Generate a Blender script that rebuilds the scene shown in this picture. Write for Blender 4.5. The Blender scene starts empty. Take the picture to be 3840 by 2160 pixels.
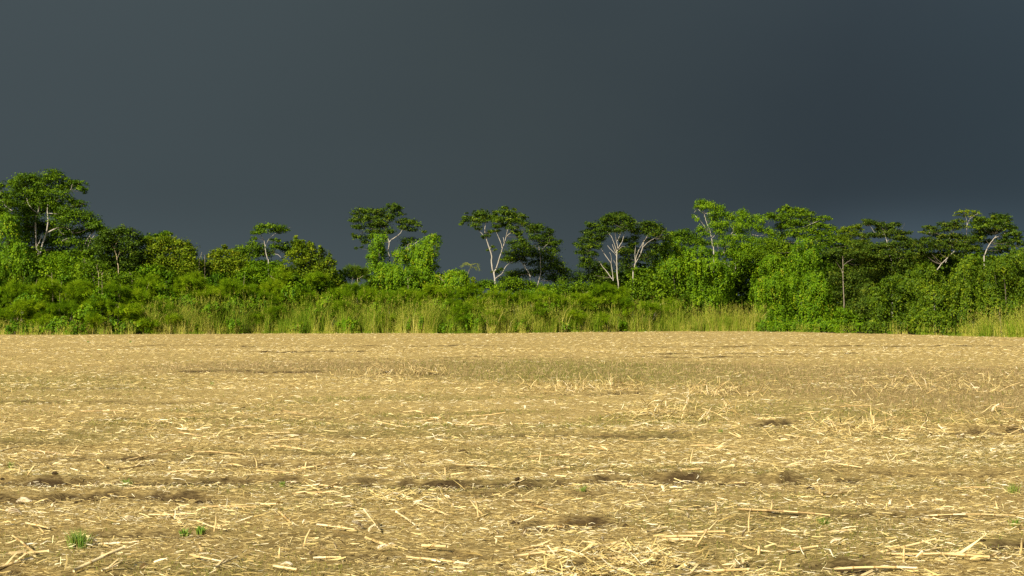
import bpy, math, random
import numpy as np
from mathutils import Vector

# ------------------------------------------------------------------ camera, sky, sun, exposure
SC = bpy.context.scene
COL = SC.collection
F_PX, CAM_H, HORIZON = 5333.0, 1.65, 1164.0          # focal length in photo pixels, eye height, horizon row
PITCH = math.atan((HORIZON - 1080.0) / F_PX)
cam_data = bpy.data.cameras.new("camera")
cam_data.sensor_width = 36.0
cam_data.lens = 50.0
cam_data.clip_start = 0.1
cam_data.clip_end = 8000.0
cam = bpy.data.objects.new("camera", cam_data)
COL.objects.link(cam)
cam.location = (0, 0, CAM_H)
cam.rotation_euler = (math.pi / 2 + PITCH, 0, 0)
SC.camera = cam

SUN_EL, SUN_AZ = math.radians(31), math.radians(180 + 30)     # behind the camera, from the left
SUN_DIR = Vector((math.sin(SUN_AZ) * math.cos(SUN_EL), math.cos(SUN_AZ) * math.cos(SUN_EL), math.sin(SUN_EL)))
SC.view_settings.view_transform = 'Standard'
SC.view_settings.look = 'None'
SC.view_settings.exposure = 0.66
SC.view_settings.gamma = 1.0

world = bpy.data.worlds.new("World")
SC.world = world
world.use_nodes = True
wn, wl = world.node_tree.nodes, world.node_tree.links
wn.clear()
def wnode(t, **kw):
    n = wn.new(t)
    for k, v in kw.items():
        setattr(n, k, v)
    return n
def wmath(op, a, b=None, c=None, clamp=False):
    n = wnode('ShaderNodeMath', operation=op, use_clamp=clamp)
    for i, v in enumerate((a, b, c)):
        if v is None: continue
        if isinstance(v, (int, float)): n.inputs[i].default_value = v
        else: wl.new(v, n.inputs[i])
    return n.outputs[0]
tc = wnode('ShaderNodeTexCoord')
sep = wnode('ShaderNodeSeparateXYZ'); wl.new(tc.outputs['Generated'], sep.inputs[0])
dx, dy, dz = sep.outputs
sky = wnode('ShaderNodeTexSky', sky_type='NISHITA')
sky.sun_disc = False
sky.sun_elevation = SUN_EL
sky.sun_rotation = SUN_AZ
sky.air_density = 1.0; sky.dust_density = 1.5; sky.ozone_density = 1.0
bg_clear = wnode('ShaderNodeBackground'); bg_clear.inputs[1].default_value = 0.06
wl.new(sky.outputs[0], bg_clear.inputs[0])
# storm bank: slate grey, bluer and darker to the right, soft large cloud structure
mp = wnode('ShaderNodeMapping'); wl.new(tc.outputs['Generated'], mp.inputs[0]); mp.inputs['Scale'].default_value = (2.2, 2.2, 4.0)
nz = wnode('ShaderNodeTexNoise'); wl.new(mp.outputs[0], nz.inputs['Vector'])
nz.inputs['Scale'].default_value = 1.6; nz.inputs['Detail'].default_value = 4.0; nz.inputs['Roughness'].default_value = 0.45
ramp = wnode('ShaderNodeValToRGB')
side = wmath('ADD', wmath('MULTIPLY', dx, 0.9), wmath('MULTIPLY', wmath('SUBTRACT', nz.outputs[0], 0.5), 0.24))
wl.new(wmath('ADD', side, 0.5), ramp.inputs[0])
cr = ramp.color_ramp
cr.elements[0].position = 0.05; cr.elements[0].color = (0.0490, 0.0645, 0.0725, 1)
cr.elements[1].position = 0.95; cr.elements[1].color = (0.034, 0.049, 0.060, 1)
for p, c in ((0.28, (0.0445, 0.0595, 0.0660, 1)), (0.50, (0.0382, 0.0510, 0.0560, 1)), (0.70, (0.0262, 0.0370, 0.0455, 1)), (0.82, (0.0270, 0.0400, 0.0500, 1))):
    e = cr.elements.new(p); e.color = c
# brighter veil of rain low on the horizon
low = wnode('ShaderNodeMapRange', interpolation_type='SMOOTHSTEP'); wl.new(dz, low.inputs[0])
low.inputs[1].default_value = 0.085; low.inputs[2].default_value = 0.02; low.inputs[3].default_value = 0.0; low.inputs[4].default_value = 0.35
gain = wmath('ADD', 1.0, wmath('MULTIPLY', low.outputs[0], wmath('ADD', nz.outputs[0], 0.1)))
up = wnode('ShaderNodeMapRange', interpolation_type='SMOOTHSTEP'); wl.new(dz, up.inputs[0])
up.inputs[1].default_value = 0.12; up.inputs[2].default_value = 0.45; up.inputs[3].default_value = 0.0; up.inputs[4].default_value = 0.5
gain = wmath('ADD', gain, wmath('MULTIPLY', up.outputs[0], wmath('ADD', 0.6, wmath('MULTIPLY', wmath('MAXIMUM', dx, 0.0), 5.0))))
veil = wmath('MULTIPLY', wmath('EXPONENT', wmath('MULTIPLY', wmath('POWER', wmath('SUBTRACT', dx, 0.26), 2.0), -60.0)), low.outputs[0])
gain = wmath('ADD', gain, veil)
def bell(v, c, w):
    return wmath('EXPONENT', wmath('MULTIPLY', wmath('POWER', wmath('DIVIDE', wmath('SUBTRACT', v, c), w), 2.0), -1.0))
gain = wmath('ADD', gain, wmath('MULTIPLY', wmath('MULTIPLY', bell(dx, 0.27, 0.075), bell(dz, 0.050, 0.022)), 0.42))
bg_storm = wnode('ShaderNodeBackground'); wl.new(ramp.outputs[0], bg_storm.inputs[0]); wl.new(wmath('MULTIPLY', gain, 0.79), bg_storm.inputs[1])
# the bank ends overhead; the sky behind the camera, where the sun stands, is clear
cover = wnode('ShaderNodeMapRange', interpolation_type='SMOOTHSTEP'); wl.new(wmath('ADD', dy, wmath('MULTIPLY', wmath('SUBTRACT', nz.outputs[0], 0.5), 0.3)), cover.inputs[0])
cover.inputs[1].default_value = 0.25; cover.inputs[2].default_value = -0.45; cover.inputs[3].default_value = 0.0; cover.inputs[4].default_value = 1.0
mixb = wnode('ShaderNodeMixShader'); wl.new(cover.outputs[0], mixb.inputs[0]); wl.new(bg_storm.outputs[0], mixb.inputs[1]); wl.new(bg_clear.outputs[0], mixb.inputs[2])
wo = wnode('ShaderNodeOutputWorld'); wl.new(mixb.outputs[0], wo.inputs[0])

sun_data = bpy.data.lights.new("sun", 'SUN')
sun_data.energy = 5.0
sun_data.angle = math.radians(0.53)
sun_data.color = (1.0, 0.90, 0.74)
sun = bpy.data.objects.new("sun", sun_data)
COL.objects.link(sun)
sun.location = (-30, -40, 40)
sun.rotation_euler = SUN_DIR.to_track_quat('Z', 'Y').to_euler()

# ------------------------------------------------------------------ helpers
RNG = np.random.default_rng(7)
random.seed(7)
CT, ST = math.cos(PITCH), math.sin(PITCH)

def at(px, row, d):
    """photo pixel + distance (world y) -> world point"""
    xr, yr = (px - 1920.0) / F_PX, (1080.0 - row) / F_PX
    t = d / (CT - yr * ST)
    return np.array((xr * t, d, CAM_H + t * (ST + yr * CT)))

def dist(row):
    return F_PX * CAM_H / (row - HORIZON)

EDGE_PX = np.array([-800, 0, 400, 1000, 1800, 2250, 2500, 2880, 3240, 3840, 4600])
EDGE_ROW = np.array([1256, 1256, 1257, 1251, 1250.5, 1246, 1243, 1242, 1252, 1266, 1278.])
def edge(px):
    return F_PX * CAM_H / (np.interp(px, EDGE_PX, EDGE_ROW) - HORIZON)

def prop(o, label=None, cat=None, group=None, kind=None):
    if label: o['label'] = label
    if cat: o['category'] = cat
    if group: o['group'] = group
    if kind: o['kind'] = kind
    return o

def empty(name, loc):
    o = bpy.data.objects.new(name, None)
    o.empty_display_size = 0.3
    COL.objects.link(o)
    o.location = loc
    return o

def mesh_data(name, V, faces, var=None, smooth=True, extra=None):
    """faces: list of (k, idx array (n,k)); var: float per vertex"""
    V = np.asarray(V, dtype=np.float32)
    me = bpy.data.meshes.new(name)
    me.vertices.add(len(V)); me.vertices.foreach_set('co', V.ravel())
    loops = np.concatenate([f.ravel() for f in faces]).astype(np.int32)
    starts, s = [], 0
    for f in faces:
        n, k = f.shape
        starts.append(s + np.arange(n) * k); s += n * k
    starts = np.concatenate(starts).astype(np.int32)
    me.loops.add(len(loops)); me.loops.foreach_set('vertex_index', loops)
    me.polygons.add(len(starts)); me.polygons.foreach_set('loop_start', starts)
    me.polygons.foreach_set('use_smooth', np.full(len(starts), smooth))
    if var is not None:
        a = me.attributes.new('var', 'FLOAT', 'POINT'); a.data.foreach_set('value', np.asarray(var, dtype=np.float32))
    for k, v in (extra or {}).items():
        a = me.attributes.new(k, 'FLOAT', 'POINT'); a.data.foreach_set('value', np.asarray(v, dtype=np.float32))
    me.update(calc_edges=True)
    return me

def link(name, me, mat, parent=None):
    o = bpy.data.objects.new(name, me)
    if not me.materials: me.materials.append(mat)
    COL.objects.link(o)
    if parent is not None: o.parent = parent
    return o

class Soup:
    """collects vertices/faces of one mesh, in world or local coordinates"""
    def __init__(s): s.V, s.F, s.A, s.n = [], [], [], 0
    def add(s, V, faces, var):
        V = np.asarray(V, float).reshape(-1, 3)
        for f in faces: s.F.append(np.asarray(f) + s.n)
        s.V.append(V); s.A.append(np.broadcast_to(np.asarray(var, float), (len(V),))); s.n += len(V)
    def build(s, name, mat, parent=None, origin=None, smooth=True):
        V = np.concatenate(s.V)
        if origin is not None: V = V - np.asarray(origin)
        by = {}
        for f in s.F: by.setdefault(f.shape[1], []).append(f)
        me = mesh_data(name, V, [np.concatenate(v) for v in by.values()], np.concatenate(s.A), smooth)
        return link(name, me, mat, parent)

def unit(v):
    return v / (np.linalg.norm(v, axis=-1, keepdims=True) + 1e-9)

def rand_dir(n):
    return unit(RNG.normal(size=(n, 3)))

def tube(soup, pts, rad, sides=7, var=0.5, cap=True, jit=0.0):
    pts = np.asarray(pts, float); n = len(pts)
    rad = np.broadcast_to(np.asarray(rad, float), (n,))
    tan = unit(np.gradient(pts, axis=0)) if n > 2 else np.repeat(unit(pts[1:] - pts[:1]), n, 0)
    ref = np.where(np.abs(tan[:, 2:3]) > 0.9, np.array([[1., 0, 0]]), np.array([[0, 0, 1.]]))
    a = unit(np.cross(tan, ref)); b = np.cross(tan, a)
    th = np.arange(sides) / sides * 2 * math.pi
    rr = rad[:, None] * (1 + jit * RNG.normal(size=(n, sides)))
    V = pts[:, None] + rr[..., None] * (np.cos(th)[None, :, None] * a[:, None] + np.sin(th)[None, :, None] * b[:, None])
    i = np.arange(n - 1)[:, None] * sides; j = np.arange(sides)[None]; k = (j + 1) % sides
    q = np.stack([i + j, i + k, i + sides + k, i + sides + j], -1).reshape(-1, 4)
    faces = [q]
    if cap: faces += [np.arange(sides)[None], (n - 1) * sides + np.arange(sides)[None, ::-1]]
    v = np.repeat(np.broadcast_to(np.asarray(var, float), (n,)), sides)
    soup.add(V.reshape(-1, 3), faces, v)

def smooth_path(P, per=4):
    """Catmull-Rom through the points (rows may carry a radius column)"""
    P = np.asarray(P, float)
    if len(P) < 3:
        t = np.linspace(0, 1, per + 1)[:, None]; return P[0] * (1 - t) + P[1] * t
    Q = np.vstack([2 * P[0] - P[1], P, 2 * P[-1] - P[-2]])
    out = []
    for i in range(1, len(Q) - 2):
        t = np.linspace(0, 1, per, endpoint=False)[:, None]
        a, b, c, d = Q[i - 1], Q[i], Q[i + 1], Q[i + 2]
        out.append(0.5 * (2 * b + (c - a) * t + (2 * a - 5 * b + 4 * c - d) * t ** 2 + (3 * b - a - 3 * c + d) * t ** 3))
    return np.vstack(out + [P[-1:]])

def vnoise(x, y, seed=0):
    """cheap smooth 2-D noise in -1..1"""
    x, y = np.asarray(x, float), np.asarray(y, float)
    xi, yi = np.floor(x).astype(np.int64), np.floor(y).astype(np.int64)
    def h(a, b):
        v = np.sin(a * 127.1 + b * 311.7 + seed * 74.7) * 43758.5453
        return (v - np.floor(v)) * 2 - 1
    u, v = x - xi, y - yi
    u, v = u * u * (3 - 2 * u), v * v * (3 - 2 * v)
    return (h(xi, yi) * (1 - u) + h(xi + 1, yi) * u) * (1 - v) + (h(xi, yi + 1) * (1 - u) + h(xi + 1, yi + 1) * u) * v

def fbm(x, y, seed=0, oct=4):
    s, a, t = 0, 1.0, 0
    for k in range(oct):
        s = s + a * vnoise(x * 2 ** k + 17 * k, y * 2 ** k - 9 * k, seed + k); t += a; a *= 0.5
    return s / t

# ------------------------------------------------------------------ materials
def new_mat(name):
    m = bpy.data.materials.new(name); m.use_nodes = True
    nt = m.node_tree; nt.nodes.clear()
    out = nt.nodes.new('ShaderNodeOutputMaterial')
    return m, nt.nodes, nt.links, out

def ramp_mat(name, stops, rough=0.6, spec=0.3, translucent=0.0, grain=0.0, grain_scale=20.0, bump=0.0, stretch=(1, 1, 1)):
    """colour of each piece from its 'var' attribute through a ramp, mottled by object-space noise"""
    m, N, L, out = new_mat(name)
    at_ = N.new('ShaderNodeAttribute'); at_.attribute_name = 'var'
    fac = at_.outputs['Fac']
    tcn = N.new('ShaderNodeTexCoord'); mp_ = N.new('ShaderNodeMapping'); L.new(tcn.outputs['Object'], mp_.inputs[0]); mp_.inputs['Scale'].default_value = stretch
    no = N.new('ShaderNodeTexNoise'); no.inputs['Scale'].default_value = grain_scale; no.inputs['Detail'].default_value = 3.0
    L.new(mp_.outputs[0], no.inputs['Vector'])
    if grain:
        ma = N.new('ShaderNodeMath'); ma.operation = 'MULTIPLY_ADD'; L.new(no.outputs[0], ma.inputs[0]); ma.inputs[1].default_value = grain
        sb = N.new('ShaderNodeMath'); sb.operation = 'SUBTRACT'; L.new(fac, sb.inputs[0]); sb.inputs[1].default_value = grain / 2
        L.new(sb.outputs[0], ma.inputs[2]); fac = ma.outputs[0]
    rp = N.new('ShaderNodeValToRGB'); L.new(fac, rp.inputs[0])
    el = rp.color_ramp.elements
    el[0].position, el[0].color = stops[0][0], (*stops[0][1], 1)
    el[1].position, el[1].color = stops[-1][0], (*stops[-1][1], 1)
    for p, c in stops[1:-1]:
        e = el.new(p); e.color = (*c, 1)
    p = N.new('ShaderNodeBsdfPrincipled'); L.new(rp.outputs[0], p.inputs['Base Color'])
    p.inputs['Roughness'].default_value = rough; p.inputs['Specular IOR Level'].default_value = spec
    if bump:
        b = N.new('ShaderNodeBump'); b.inputs['Strength'].default_value = bump; b.inputs['Distance'].default_value = 0.02
        L.new(no.outputs[0], b.inputs['Height']); L.new(b.outputs[0], p.inputs['Normal'])
    sh = p.outputs[0]
    if translucent:
        t = N.new('ShaderNodeBsdfTranslucent'); L.new(rp.outputs[0], t.inputs['Color'])
        mx = N.new('ShaderNodeMixShader'); mx.inputs[0].default_value = translucent
        L.new(sh, mx.inputs[1]); L.new(t.outputs[0], mx.inputs[2]); sh = mx.outputs[0]
    L.new(sh, out.inputs[0])
    return m

M = {}
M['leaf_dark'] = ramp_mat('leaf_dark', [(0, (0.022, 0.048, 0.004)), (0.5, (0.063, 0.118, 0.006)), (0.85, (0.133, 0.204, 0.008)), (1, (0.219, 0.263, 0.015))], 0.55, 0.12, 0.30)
M['leaf_mid'] = ramp_mat('leaf_mid', [(0, (0.036, 0.081, 0.004)), (0.5, (0.101, 0.191, 0.005)), (1, (0.210, 0.313, 0.008))], 0.55, 0.12, 0.34)
M['leaf_bright'] = ramp_mat('leaf_bright', [(0, (0.055, 0.125, 0.004)), (0.5, (0.131, 0.252, 0.005)), (1, (0.259, 0.375, 0.008))], 0.55, 0.12, 0.36)
M['leaf_yellow'] = ramp_mat('leaf_yellow', [(0, (0.064, 0.116, 0.004)), (0.5, (0.154, 0.230, 0.006)), (0.9, (0.283, 0.332, 0.014)), (1, (0.369, 0.343, 0.030))], 0.6, 0.12, 0.36)
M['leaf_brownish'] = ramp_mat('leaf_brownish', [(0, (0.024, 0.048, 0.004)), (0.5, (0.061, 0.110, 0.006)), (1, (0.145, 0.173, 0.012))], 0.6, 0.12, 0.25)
M['vine'] = ramp_mat('vine', [(0, (0.044, 0.112, 0.004)), (0.5, (0.121, 0.242, 0.005)), (0.92, (0.231, 0.352, 0.008)), (1, (0.328, 0.341, 0.015))], 0.55, 0.12, 0.36)
M['vine_dark'] = ramp_mat('vine_dark', [(0, (0.033, 0.071, 0.004)), (0.5, (0.084, 0.151, 0.005)), (1, (0.187, 0.249, 0.008))], 0.55, 0.12, 0.30)  # darker vine leaves; part shade of the right-hand mounds is in this colour
M['feather'] = ramp_mat('feather', [(0, (0.084, 0.168, 0.004)), (0.5, (0.169, 0.284, 0.005)), (1, (0.278, 0.380, 0.010))], 0.8, 0.05, 0.42)
M['grass_tall'] = ramp_mat('grass_tall', [(0, (0.087, 0.190, 0.006)), (0.4, (0.201, 0.308, 0.015)), (0.65, (0.362, 0.387, 0.049)), (0.85, (0.563, 0.497, 0.108)), (1, (0.724, 0.658, 0.216))], 0.7, 0.1, 0.38)
M['bark_white'] = ramp_mat('bark_white', [(0, (0.047, 0.039, 0.023)), (0.3, (0.156, 0.136, 0.098)), (0.6, (0.359, 0.328, 0.265)), (1, (0.468, 0.445, 0.382))], 0.85, 0.15, 0, 1.0, 3.0, 0.3, (1, 1, 0.6))
M['bark_grey'] = ramp_mat('bark_grey', [(0, (0.05, 0.042, 0.03)), (0.5, (0.16, 0.135, 0.10)), (1, (0.30, 0.265, 0.205))], 0.85, 0.15, 0, 0.6, 4.0, 0.4)
M['dead_stem'] = ramp_mat('dead_stem', [(0, (0.22, 0.17, 0.09)), (0.5, (0.40, 0.32, 0.18)), (1, (0.56, 0.48, 0.31))], 0.8, 0.2, 0, 0.3, 6.0)
STRAW = [(0, (0.06, 0.040, 0.014)), (0.18, (0.17, 0.118, 0.040)), (0.42, (0.41, 0.300, 0.098)), (0.70, (0.66, 0.525, 0.205)), (0.9, (0.79, 0.675, 0.335)), (1, (0.85, 0.78, 0.54))]
M['straw'] = ramp_mat('straw', STRAW, 0.6, 0.3, 0.12, 0.12, 40.0)
M['stalk'] = ramp_mat('stalk', [(0, (0.10, 0.062, 0.026)), (0.25, (0.30, 0.20, 0.075)), (0.55, (0.58, 0.42, 0.17)), (0.8, (0.70, 0.56, 0.28)), (1, (0.82, 0.73, 0.50))], 0.5, 0.35, 0, 0.22, 25.0, 0.15, (6, 1, 6))
M['husk'] = ramp_mat('husk', [(0, (0.42, 0.31, 0.15)), (0.5, (0.70, 0.57, 0.33)), (1, (0.86, 0.78, 0.58))], 0.6, 0.25, 0.2, 0.25, 40.0, 0.2)
M['weed'] = ramp_mat('weed', [(0, (0.070, 0.095, 0.010)), (0.4, (0.145, 0.170, 0.020)), (0.7, (0.23, 0.22, 0.040)), (1, (0.36, 0.30, 0.09))], 0.65, 0.2, 0.25)
M['tuft'] = ramp_mat('tuft', [(0, (0.068, 0.140, 0.012)), (0.6, (0.150, 0.270, 0.030)), (1, (0.354, 0.320, 0.070))], 0.55, 0.3, 0.25)
M['dry_weed'] = ramp_mat('dry_weed', [(0, (0.15, 0.100, 0.042)), (0.5, (0.30, 0.215, 0.095)), (1, (0.47, 0.36, 0.18))], 0.75, 0.15, 0.15)
M['clod'] = ramp_mat('clod', [(0, (0.045, 0.030, 0.014)), (1, (0.13, 0.090, 0.042))], 0.95, 0.1, 0, 0.6, 30.0, 0.8)

def ground_material():
    m, N, L, out = new_mat('field_soil')
    def noise(scale, detail, sx, sy):
        t = N.new('ShaderNodeTexCoord'); q = N.new('ShaderNodeMapping'); L.new(t.outputs['Object'], q.inputs[0]); q.inputs['Scale'].default_value = (sx, sy, 1)
        n = N.new('ShaderNodeTexNoise'); n.inputs['Scale'].default_value = scale; n.inputs['Detail'].default_value = detail; n.inputs['Roughness'].default_value = 0.65
        L.new(q.outputs[0], n.inputs['Vector']); return n.outputs[0]
    def rampn(f, stops):
        r = N.new('ShaderNodeValToRGB'); L.new(f, r.inputs[0]); e = r.color_ramp.elements
        e[0].position, e[0].color = stops[0][0], (*stops[0][1], 1); e[1].position, e[1].color = stops[-1][0], (*stops[-1][1], 1)
        for p, c in stops[1:-1]: k = e.new(p); k.color = (*c, 1)
        return r.outputs[0]
    def mix(f, a, b):
        x = N.new('ShaderNodeMix'); x.data_type = 'RGBA'
        if isinstance(f, float): x.inputs[0].default_value = f
        else: L.new(f, x.inputs[0])
        L.new(a, x.inputs[6]); L.new(b, x.inputs[7]); return x.outputs[2]
    def attr(n):
        a = N.new('ShaderNodeAttribute'); a.attribute_name = n; return a.outputs['Fac']
    fa = noise(11.0, 6.0, 1.0, 1.6); fb = noise(42.0, 5.0, 0.45, 1.3)
    fm = N.new('ShaderNodeMath'); fm.operation = 'MULTIPLY_ADD'; L.new(fb, fm.inputs[0]); fm.inputs[1].default_value = 0.62
    fq = N.new('ShaderNodeMath'); fq.operation = 'MULTIPLY'; L.new(fa, fq.inputs[0]); fq.inputs[1].default_value = 0.38; L.new(fq.outputs[0], fm.inputs[2])
    fine = fm.outputs[0]
    streak = noise(1.2, 5.0, 0.35, 1.6)
    soil = rampn(fine, [(0.36, (0.030, 0.019, 0.008)), (0.64, (0.088, 0.058, 0.024))])
    chaff = rampn(fine, [(0.36, (0.070, 0.047, 0.016)), (0.47, (0.215, 0.152, 0.052)), (0.55, (0.41, 0.305, 0.112)), (0.66, (0.64, 0.51, 0.22))])  # near ground; its dark tones also stand for shadows between straw pieces
    cov = N.new('ShaderNodeMapRange'); L.new(streak, cov.inputs[0]); cov.inputs[1].default_value = 0.20; cov.inputs[2].default_value = 0.42
    base = mix(cov.outputs[0], soil, chaff)
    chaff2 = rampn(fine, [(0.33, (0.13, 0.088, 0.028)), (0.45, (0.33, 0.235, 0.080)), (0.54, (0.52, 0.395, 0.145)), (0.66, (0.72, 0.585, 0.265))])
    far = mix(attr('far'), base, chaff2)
    weedc = rampn(fine, [(0.36, (0.10, 0.078, 0.026)), (0.5, (0.215, 0.160, 0.060)), (0.64, (0.40, 0.30, 0.130))])
    c = mix(attr('weed'), far, weedc)
    greenc = rampn(fine, [(0.36, (0.060, 0.075, 0.012)), (0.5, (0.145, 0.155, 0.028)), (0.64, (0.28, 0.245, 0.075))])
    c = mix(attr('green'), c, greenc)
    c = mix(attr('soil'), c, soil)
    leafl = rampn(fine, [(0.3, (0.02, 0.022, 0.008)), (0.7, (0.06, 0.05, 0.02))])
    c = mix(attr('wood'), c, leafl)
    p = N.new('ShaderNodeBsdfPrincipled'); L.new(c, p.inputs['Base Color']); p.inputs['Roughness'].default_value = 0.95; p.inputs['Specular IOR Level'].default_value = 0.1
    b = N.new('ShaderNodeBump'); b.inputs['Strength'].default_value = 0.7; b.inputs['Distance'].default_value = 0.03; L.new(fine, b.inputs['Height']); L.new(b.outputs[0], p.inputs['Normal'])
    L.new(p.outputs[0], out.inputs[0])
    return m
M['ground'] = ground_material()

# ------------------------------------------------------------------ ground
# plough furrows: (row, px from, px to, step height, soil strip width)
FURROWS = [(1730, -200, 760, .035, .25), (1806, -300, 1260, .06, .36), (1812, 1160, 1480, .085, .5), (1806, 1420, 2440, .06, .34),
           (1800, 2380, 3050, .085, .45), (1800, 3050, 3300, .04, .25), (1868, -300, 850, .045, .26), (1683, 1560, 1810, .05, .4), (1955, 1900, 2360, .05, .25),
           (2112, 2020, 2420, .045, .34), (2104, 2540, 2960, .046, .5), (2096, 2950, 3360, .046, .4), (2030, 3640, 4100, .05, .2), (1622, 3540, 4000, .07, .7),
           (2142, -200, 520, .03, .16), (1585, 2780, 3100, .06, .6), (1745, 1560, 2250, .025, .2), (1890, 2500, 2700, .03, .15), (1660, -200, 300, .03, .3), (1478, 2000, 2500, .05, .5),
           (1735, 700, 1560, .03, .18), (1768, 2200, 3840, .03, .2), (1700, 500, 1500, .025, .22), (1850, 900, 2300, .03, .16), (1640, 900, 2600, .025, .25), (1925, 2700, 3800, .03, .15), (1990, 300, 1500, .025, .12), (2060, 1100, 1900, .025, .1), (1570, 200, 1700, .02, .3), (1510, -200, 900, .02, .4), (1455, 0, 800, .02, .5), (1340, 1600, 3300, .04, .8), (1296, 300, 2000, .04, 1.0), (1300, 2300, 3840, .04, 1.0), (1390, 620, 1250, .04, .8), (1400, 1300, 1720, .05, .8), (1318, 900, 1500, .05, 1.0), (1325, 2400, 3300, .04, .9)]
def furrow_fields(x, y):
    x, y = np.atleast_1d(np.asarray(x, float)), np.atleast_1d(np.asarray(y, float))
    shape = x.shape; x, y = x.ravel(), y.ravel()
    z = np.zeros_like(x); soil = np.zeros_like(x)
    for i, (row, a, b, h, w) in enumerate(FURROWS):
        d = dist(row)
        sel = np.nonzero(np.abs(y - d) < 2.6 + 0.03 * d)[0]
        if not len(sel): continue
        xs, ys = x[sel], y[sel]
        px = xs / np.maximum(ys, 1.0) * F_PX + 1920
        e = xs * 0 + i
        yk = d + 0.22 * (d / 13) * vnoise(xs * 0.9, e, 50 + i) + 0.08 * vnoise(xs * 4.0, e, 90 + i) + 0.035 * vnoise(xs * 13.0, e, 95 + i)
        m = np.clip((px - a) / 90, 0, 1) * np.clip((b - px) / 90, 0, 1)
        main = row in (1806, 1812, 1800, 1868, 1730)
        m = m * np.clip(0.72 + 0.28 * vnoise(xs * 0.8, e, 130 + i) + 0.18 * vnoise(xs * 5.0, e, 170 + i), 0.4, 1) if main else m * np.clip(0.66 + 0.5 * vnoise(xs * 0.6, e, 130 + i) + 0.4 * vnoise(xs * 6.0, e, 170 + i), 0.0, 1)
        t = ys - yk
        stp = np.where(t < 0, np.clip(1 + t / 0.07, 0, 1) ** 1.5, np.exp(-np.maximum(t, 0) / 0.5))
        dip = -0.45 * np.exp(-((t + 0.18) / 0.12) ** 2)
        z[sel] += 1.15 * h * m * (stp + dip)
        ww = 0.46 * w + 0.045
        rag = 0.5 * ww * vnoise(xs * 9.0, ys * 9.0, 210)
        soil[sel] = np.maximum(soil[sel], np.clip(m * 1.4, 0, 1) * np.clip(1.3 - np.abs(t + 0.06 + ww * 0.3 + rag) / (ww * 0.75), 0, 1) * min(1.0, 0.35 + 10 * h * 1.6))
    return z.reshape(shape), soil.reshape(shape)

def weed_mask(x, y):
    px = x / np.maximum(y, 1.0) * F_PX + 1920
    lo = np.interp(px, [0, 700, 1300, 1800, 2300, 2600, 3000, 3400, 3840, 4300], [38.9, 37.8, 36.5, 33.0, 32.0, 29.5, 26.5, 24.0, 22.0, 20.0])
    hi = np.interp(px, [0, 700, 1300, 2000, 2600, 3200, 3840], [40.5, 43.8, 47.3, 46.5, 44.5, 42.7, 41.5])
    n = 1.2 * fbm(x * 0.35, y * 0.35, 5)
    soft = 0.12 * np.maximum(y, 1.0)
    m = np.clip((y - lo - n) / soft + 0.5, 0, 1) * np.clip((hi - y + n) / soft + 0.5, 0, 1)
    left = np.clip((px - 150) / 500, 0.12, 1)
    return m * left

def green_mask(x, y):
    """where low weeds grow greener"""
    px = x / np.maximum(y, 1.0) * F_PX + 1920
    w = weed_mask(x, y)
    core = np.exp(-((px - 2200) / 520) ** 2) * np.clip((y - 29) / 3, 0, 1)
    g = w * (0.08 + 0.85 * core)
    patch = np.clip(fbm(x * 0.55, y * 0.9, 21) * 2.4 + 0.12, 0, 1) * np.clip((34 - y) / 12, 0.12, 1)
    band = np.exp(-((y - 33) / 4.5) ** 2) * np.clip((900 - px) / 500, 0, 1) * 0.55
    return np.clip(np.maximum(g, np.maximum(patch * 0.75 * (1 - 0.6 * w), band)), 0, 1)

def gh(x, y):
    x, y = np.asarray(x, float), np.asarray(y, float)
    f, _ = furrow_fields(x, y)
    fade = np.clip(y / 6, 0, 1)
    return fade * (f + 0.030 * fbm(x * 1.1, y * 1.6, 3) + 0.010 * vnoise(x * 6, y * 7, 8) + 0.05 * fbm(x * 0.12, y * 0.2, 12, 2))

def build_ground():
    ys = np.concatenate([np.linspace(-60, 6, 12), 6.6 * np.exp(np.linspace(0, math.log(17.8), 380)), np.array([122, 130, 145, 170, 210, 300, 500, 900, 1800, 5000])])
    core = np.linspace(-1, 1, 250)
    X, Y = [], []
    for y in ys:
        w = 3.0 + 0.43 * max(y, 3.0)
        xs = np.concatenate([[-4000, -900, -250, -w * 1.35 - 12, -w * 1.1 - 2], core * w, [w * 1.1 + 2, w * 1.35 + 12, 250, 900, 4000]])
        if y > 500: xs = np.sort(np.linspace(-6000, 6000, len(xs)))
        X.append(np.sort(xs)); Y.append(np.full(len(xs), y))
    X, Y = np.array(X), np.array(Y)
    Z = gh(X, Y)
    Z[(Y > 120) | (np.abs(X) > 120)] *= 0.3
    nr, nc = X.shape
    V = np.stack([X, Y, Z], -1).reshape(-1, 3)
    i = np.arange(nr - 1)[:, None] * nc; j = np.arange(nc - 1)[None]
    q = np.stack([i + j, i + j + 1, i + nc + j + 1, i + nc + j], -1).reshape(-1, 4)
    xf, yf = X.ravel(), Y.ravel()
    _, soil = furrow_fields(xf, yf)
    px = xf / np.maximum(yf, 1) * F_PX + 1920
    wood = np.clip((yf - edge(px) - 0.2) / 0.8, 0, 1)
    g = np.maximum(weed_mask(xf, yf) * 0.62, green_mask(xf, yf) * 0.5)
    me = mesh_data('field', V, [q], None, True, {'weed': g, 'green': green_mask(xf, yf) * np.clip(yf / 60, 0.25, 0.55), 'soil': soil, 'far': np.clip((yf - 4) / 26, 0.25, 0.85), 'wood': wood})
    return prop(link('field', me, M['ground']), 'harvested maize field of straw litter and brown soil', 'field', None, 'structure')
build_ground()

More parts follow.
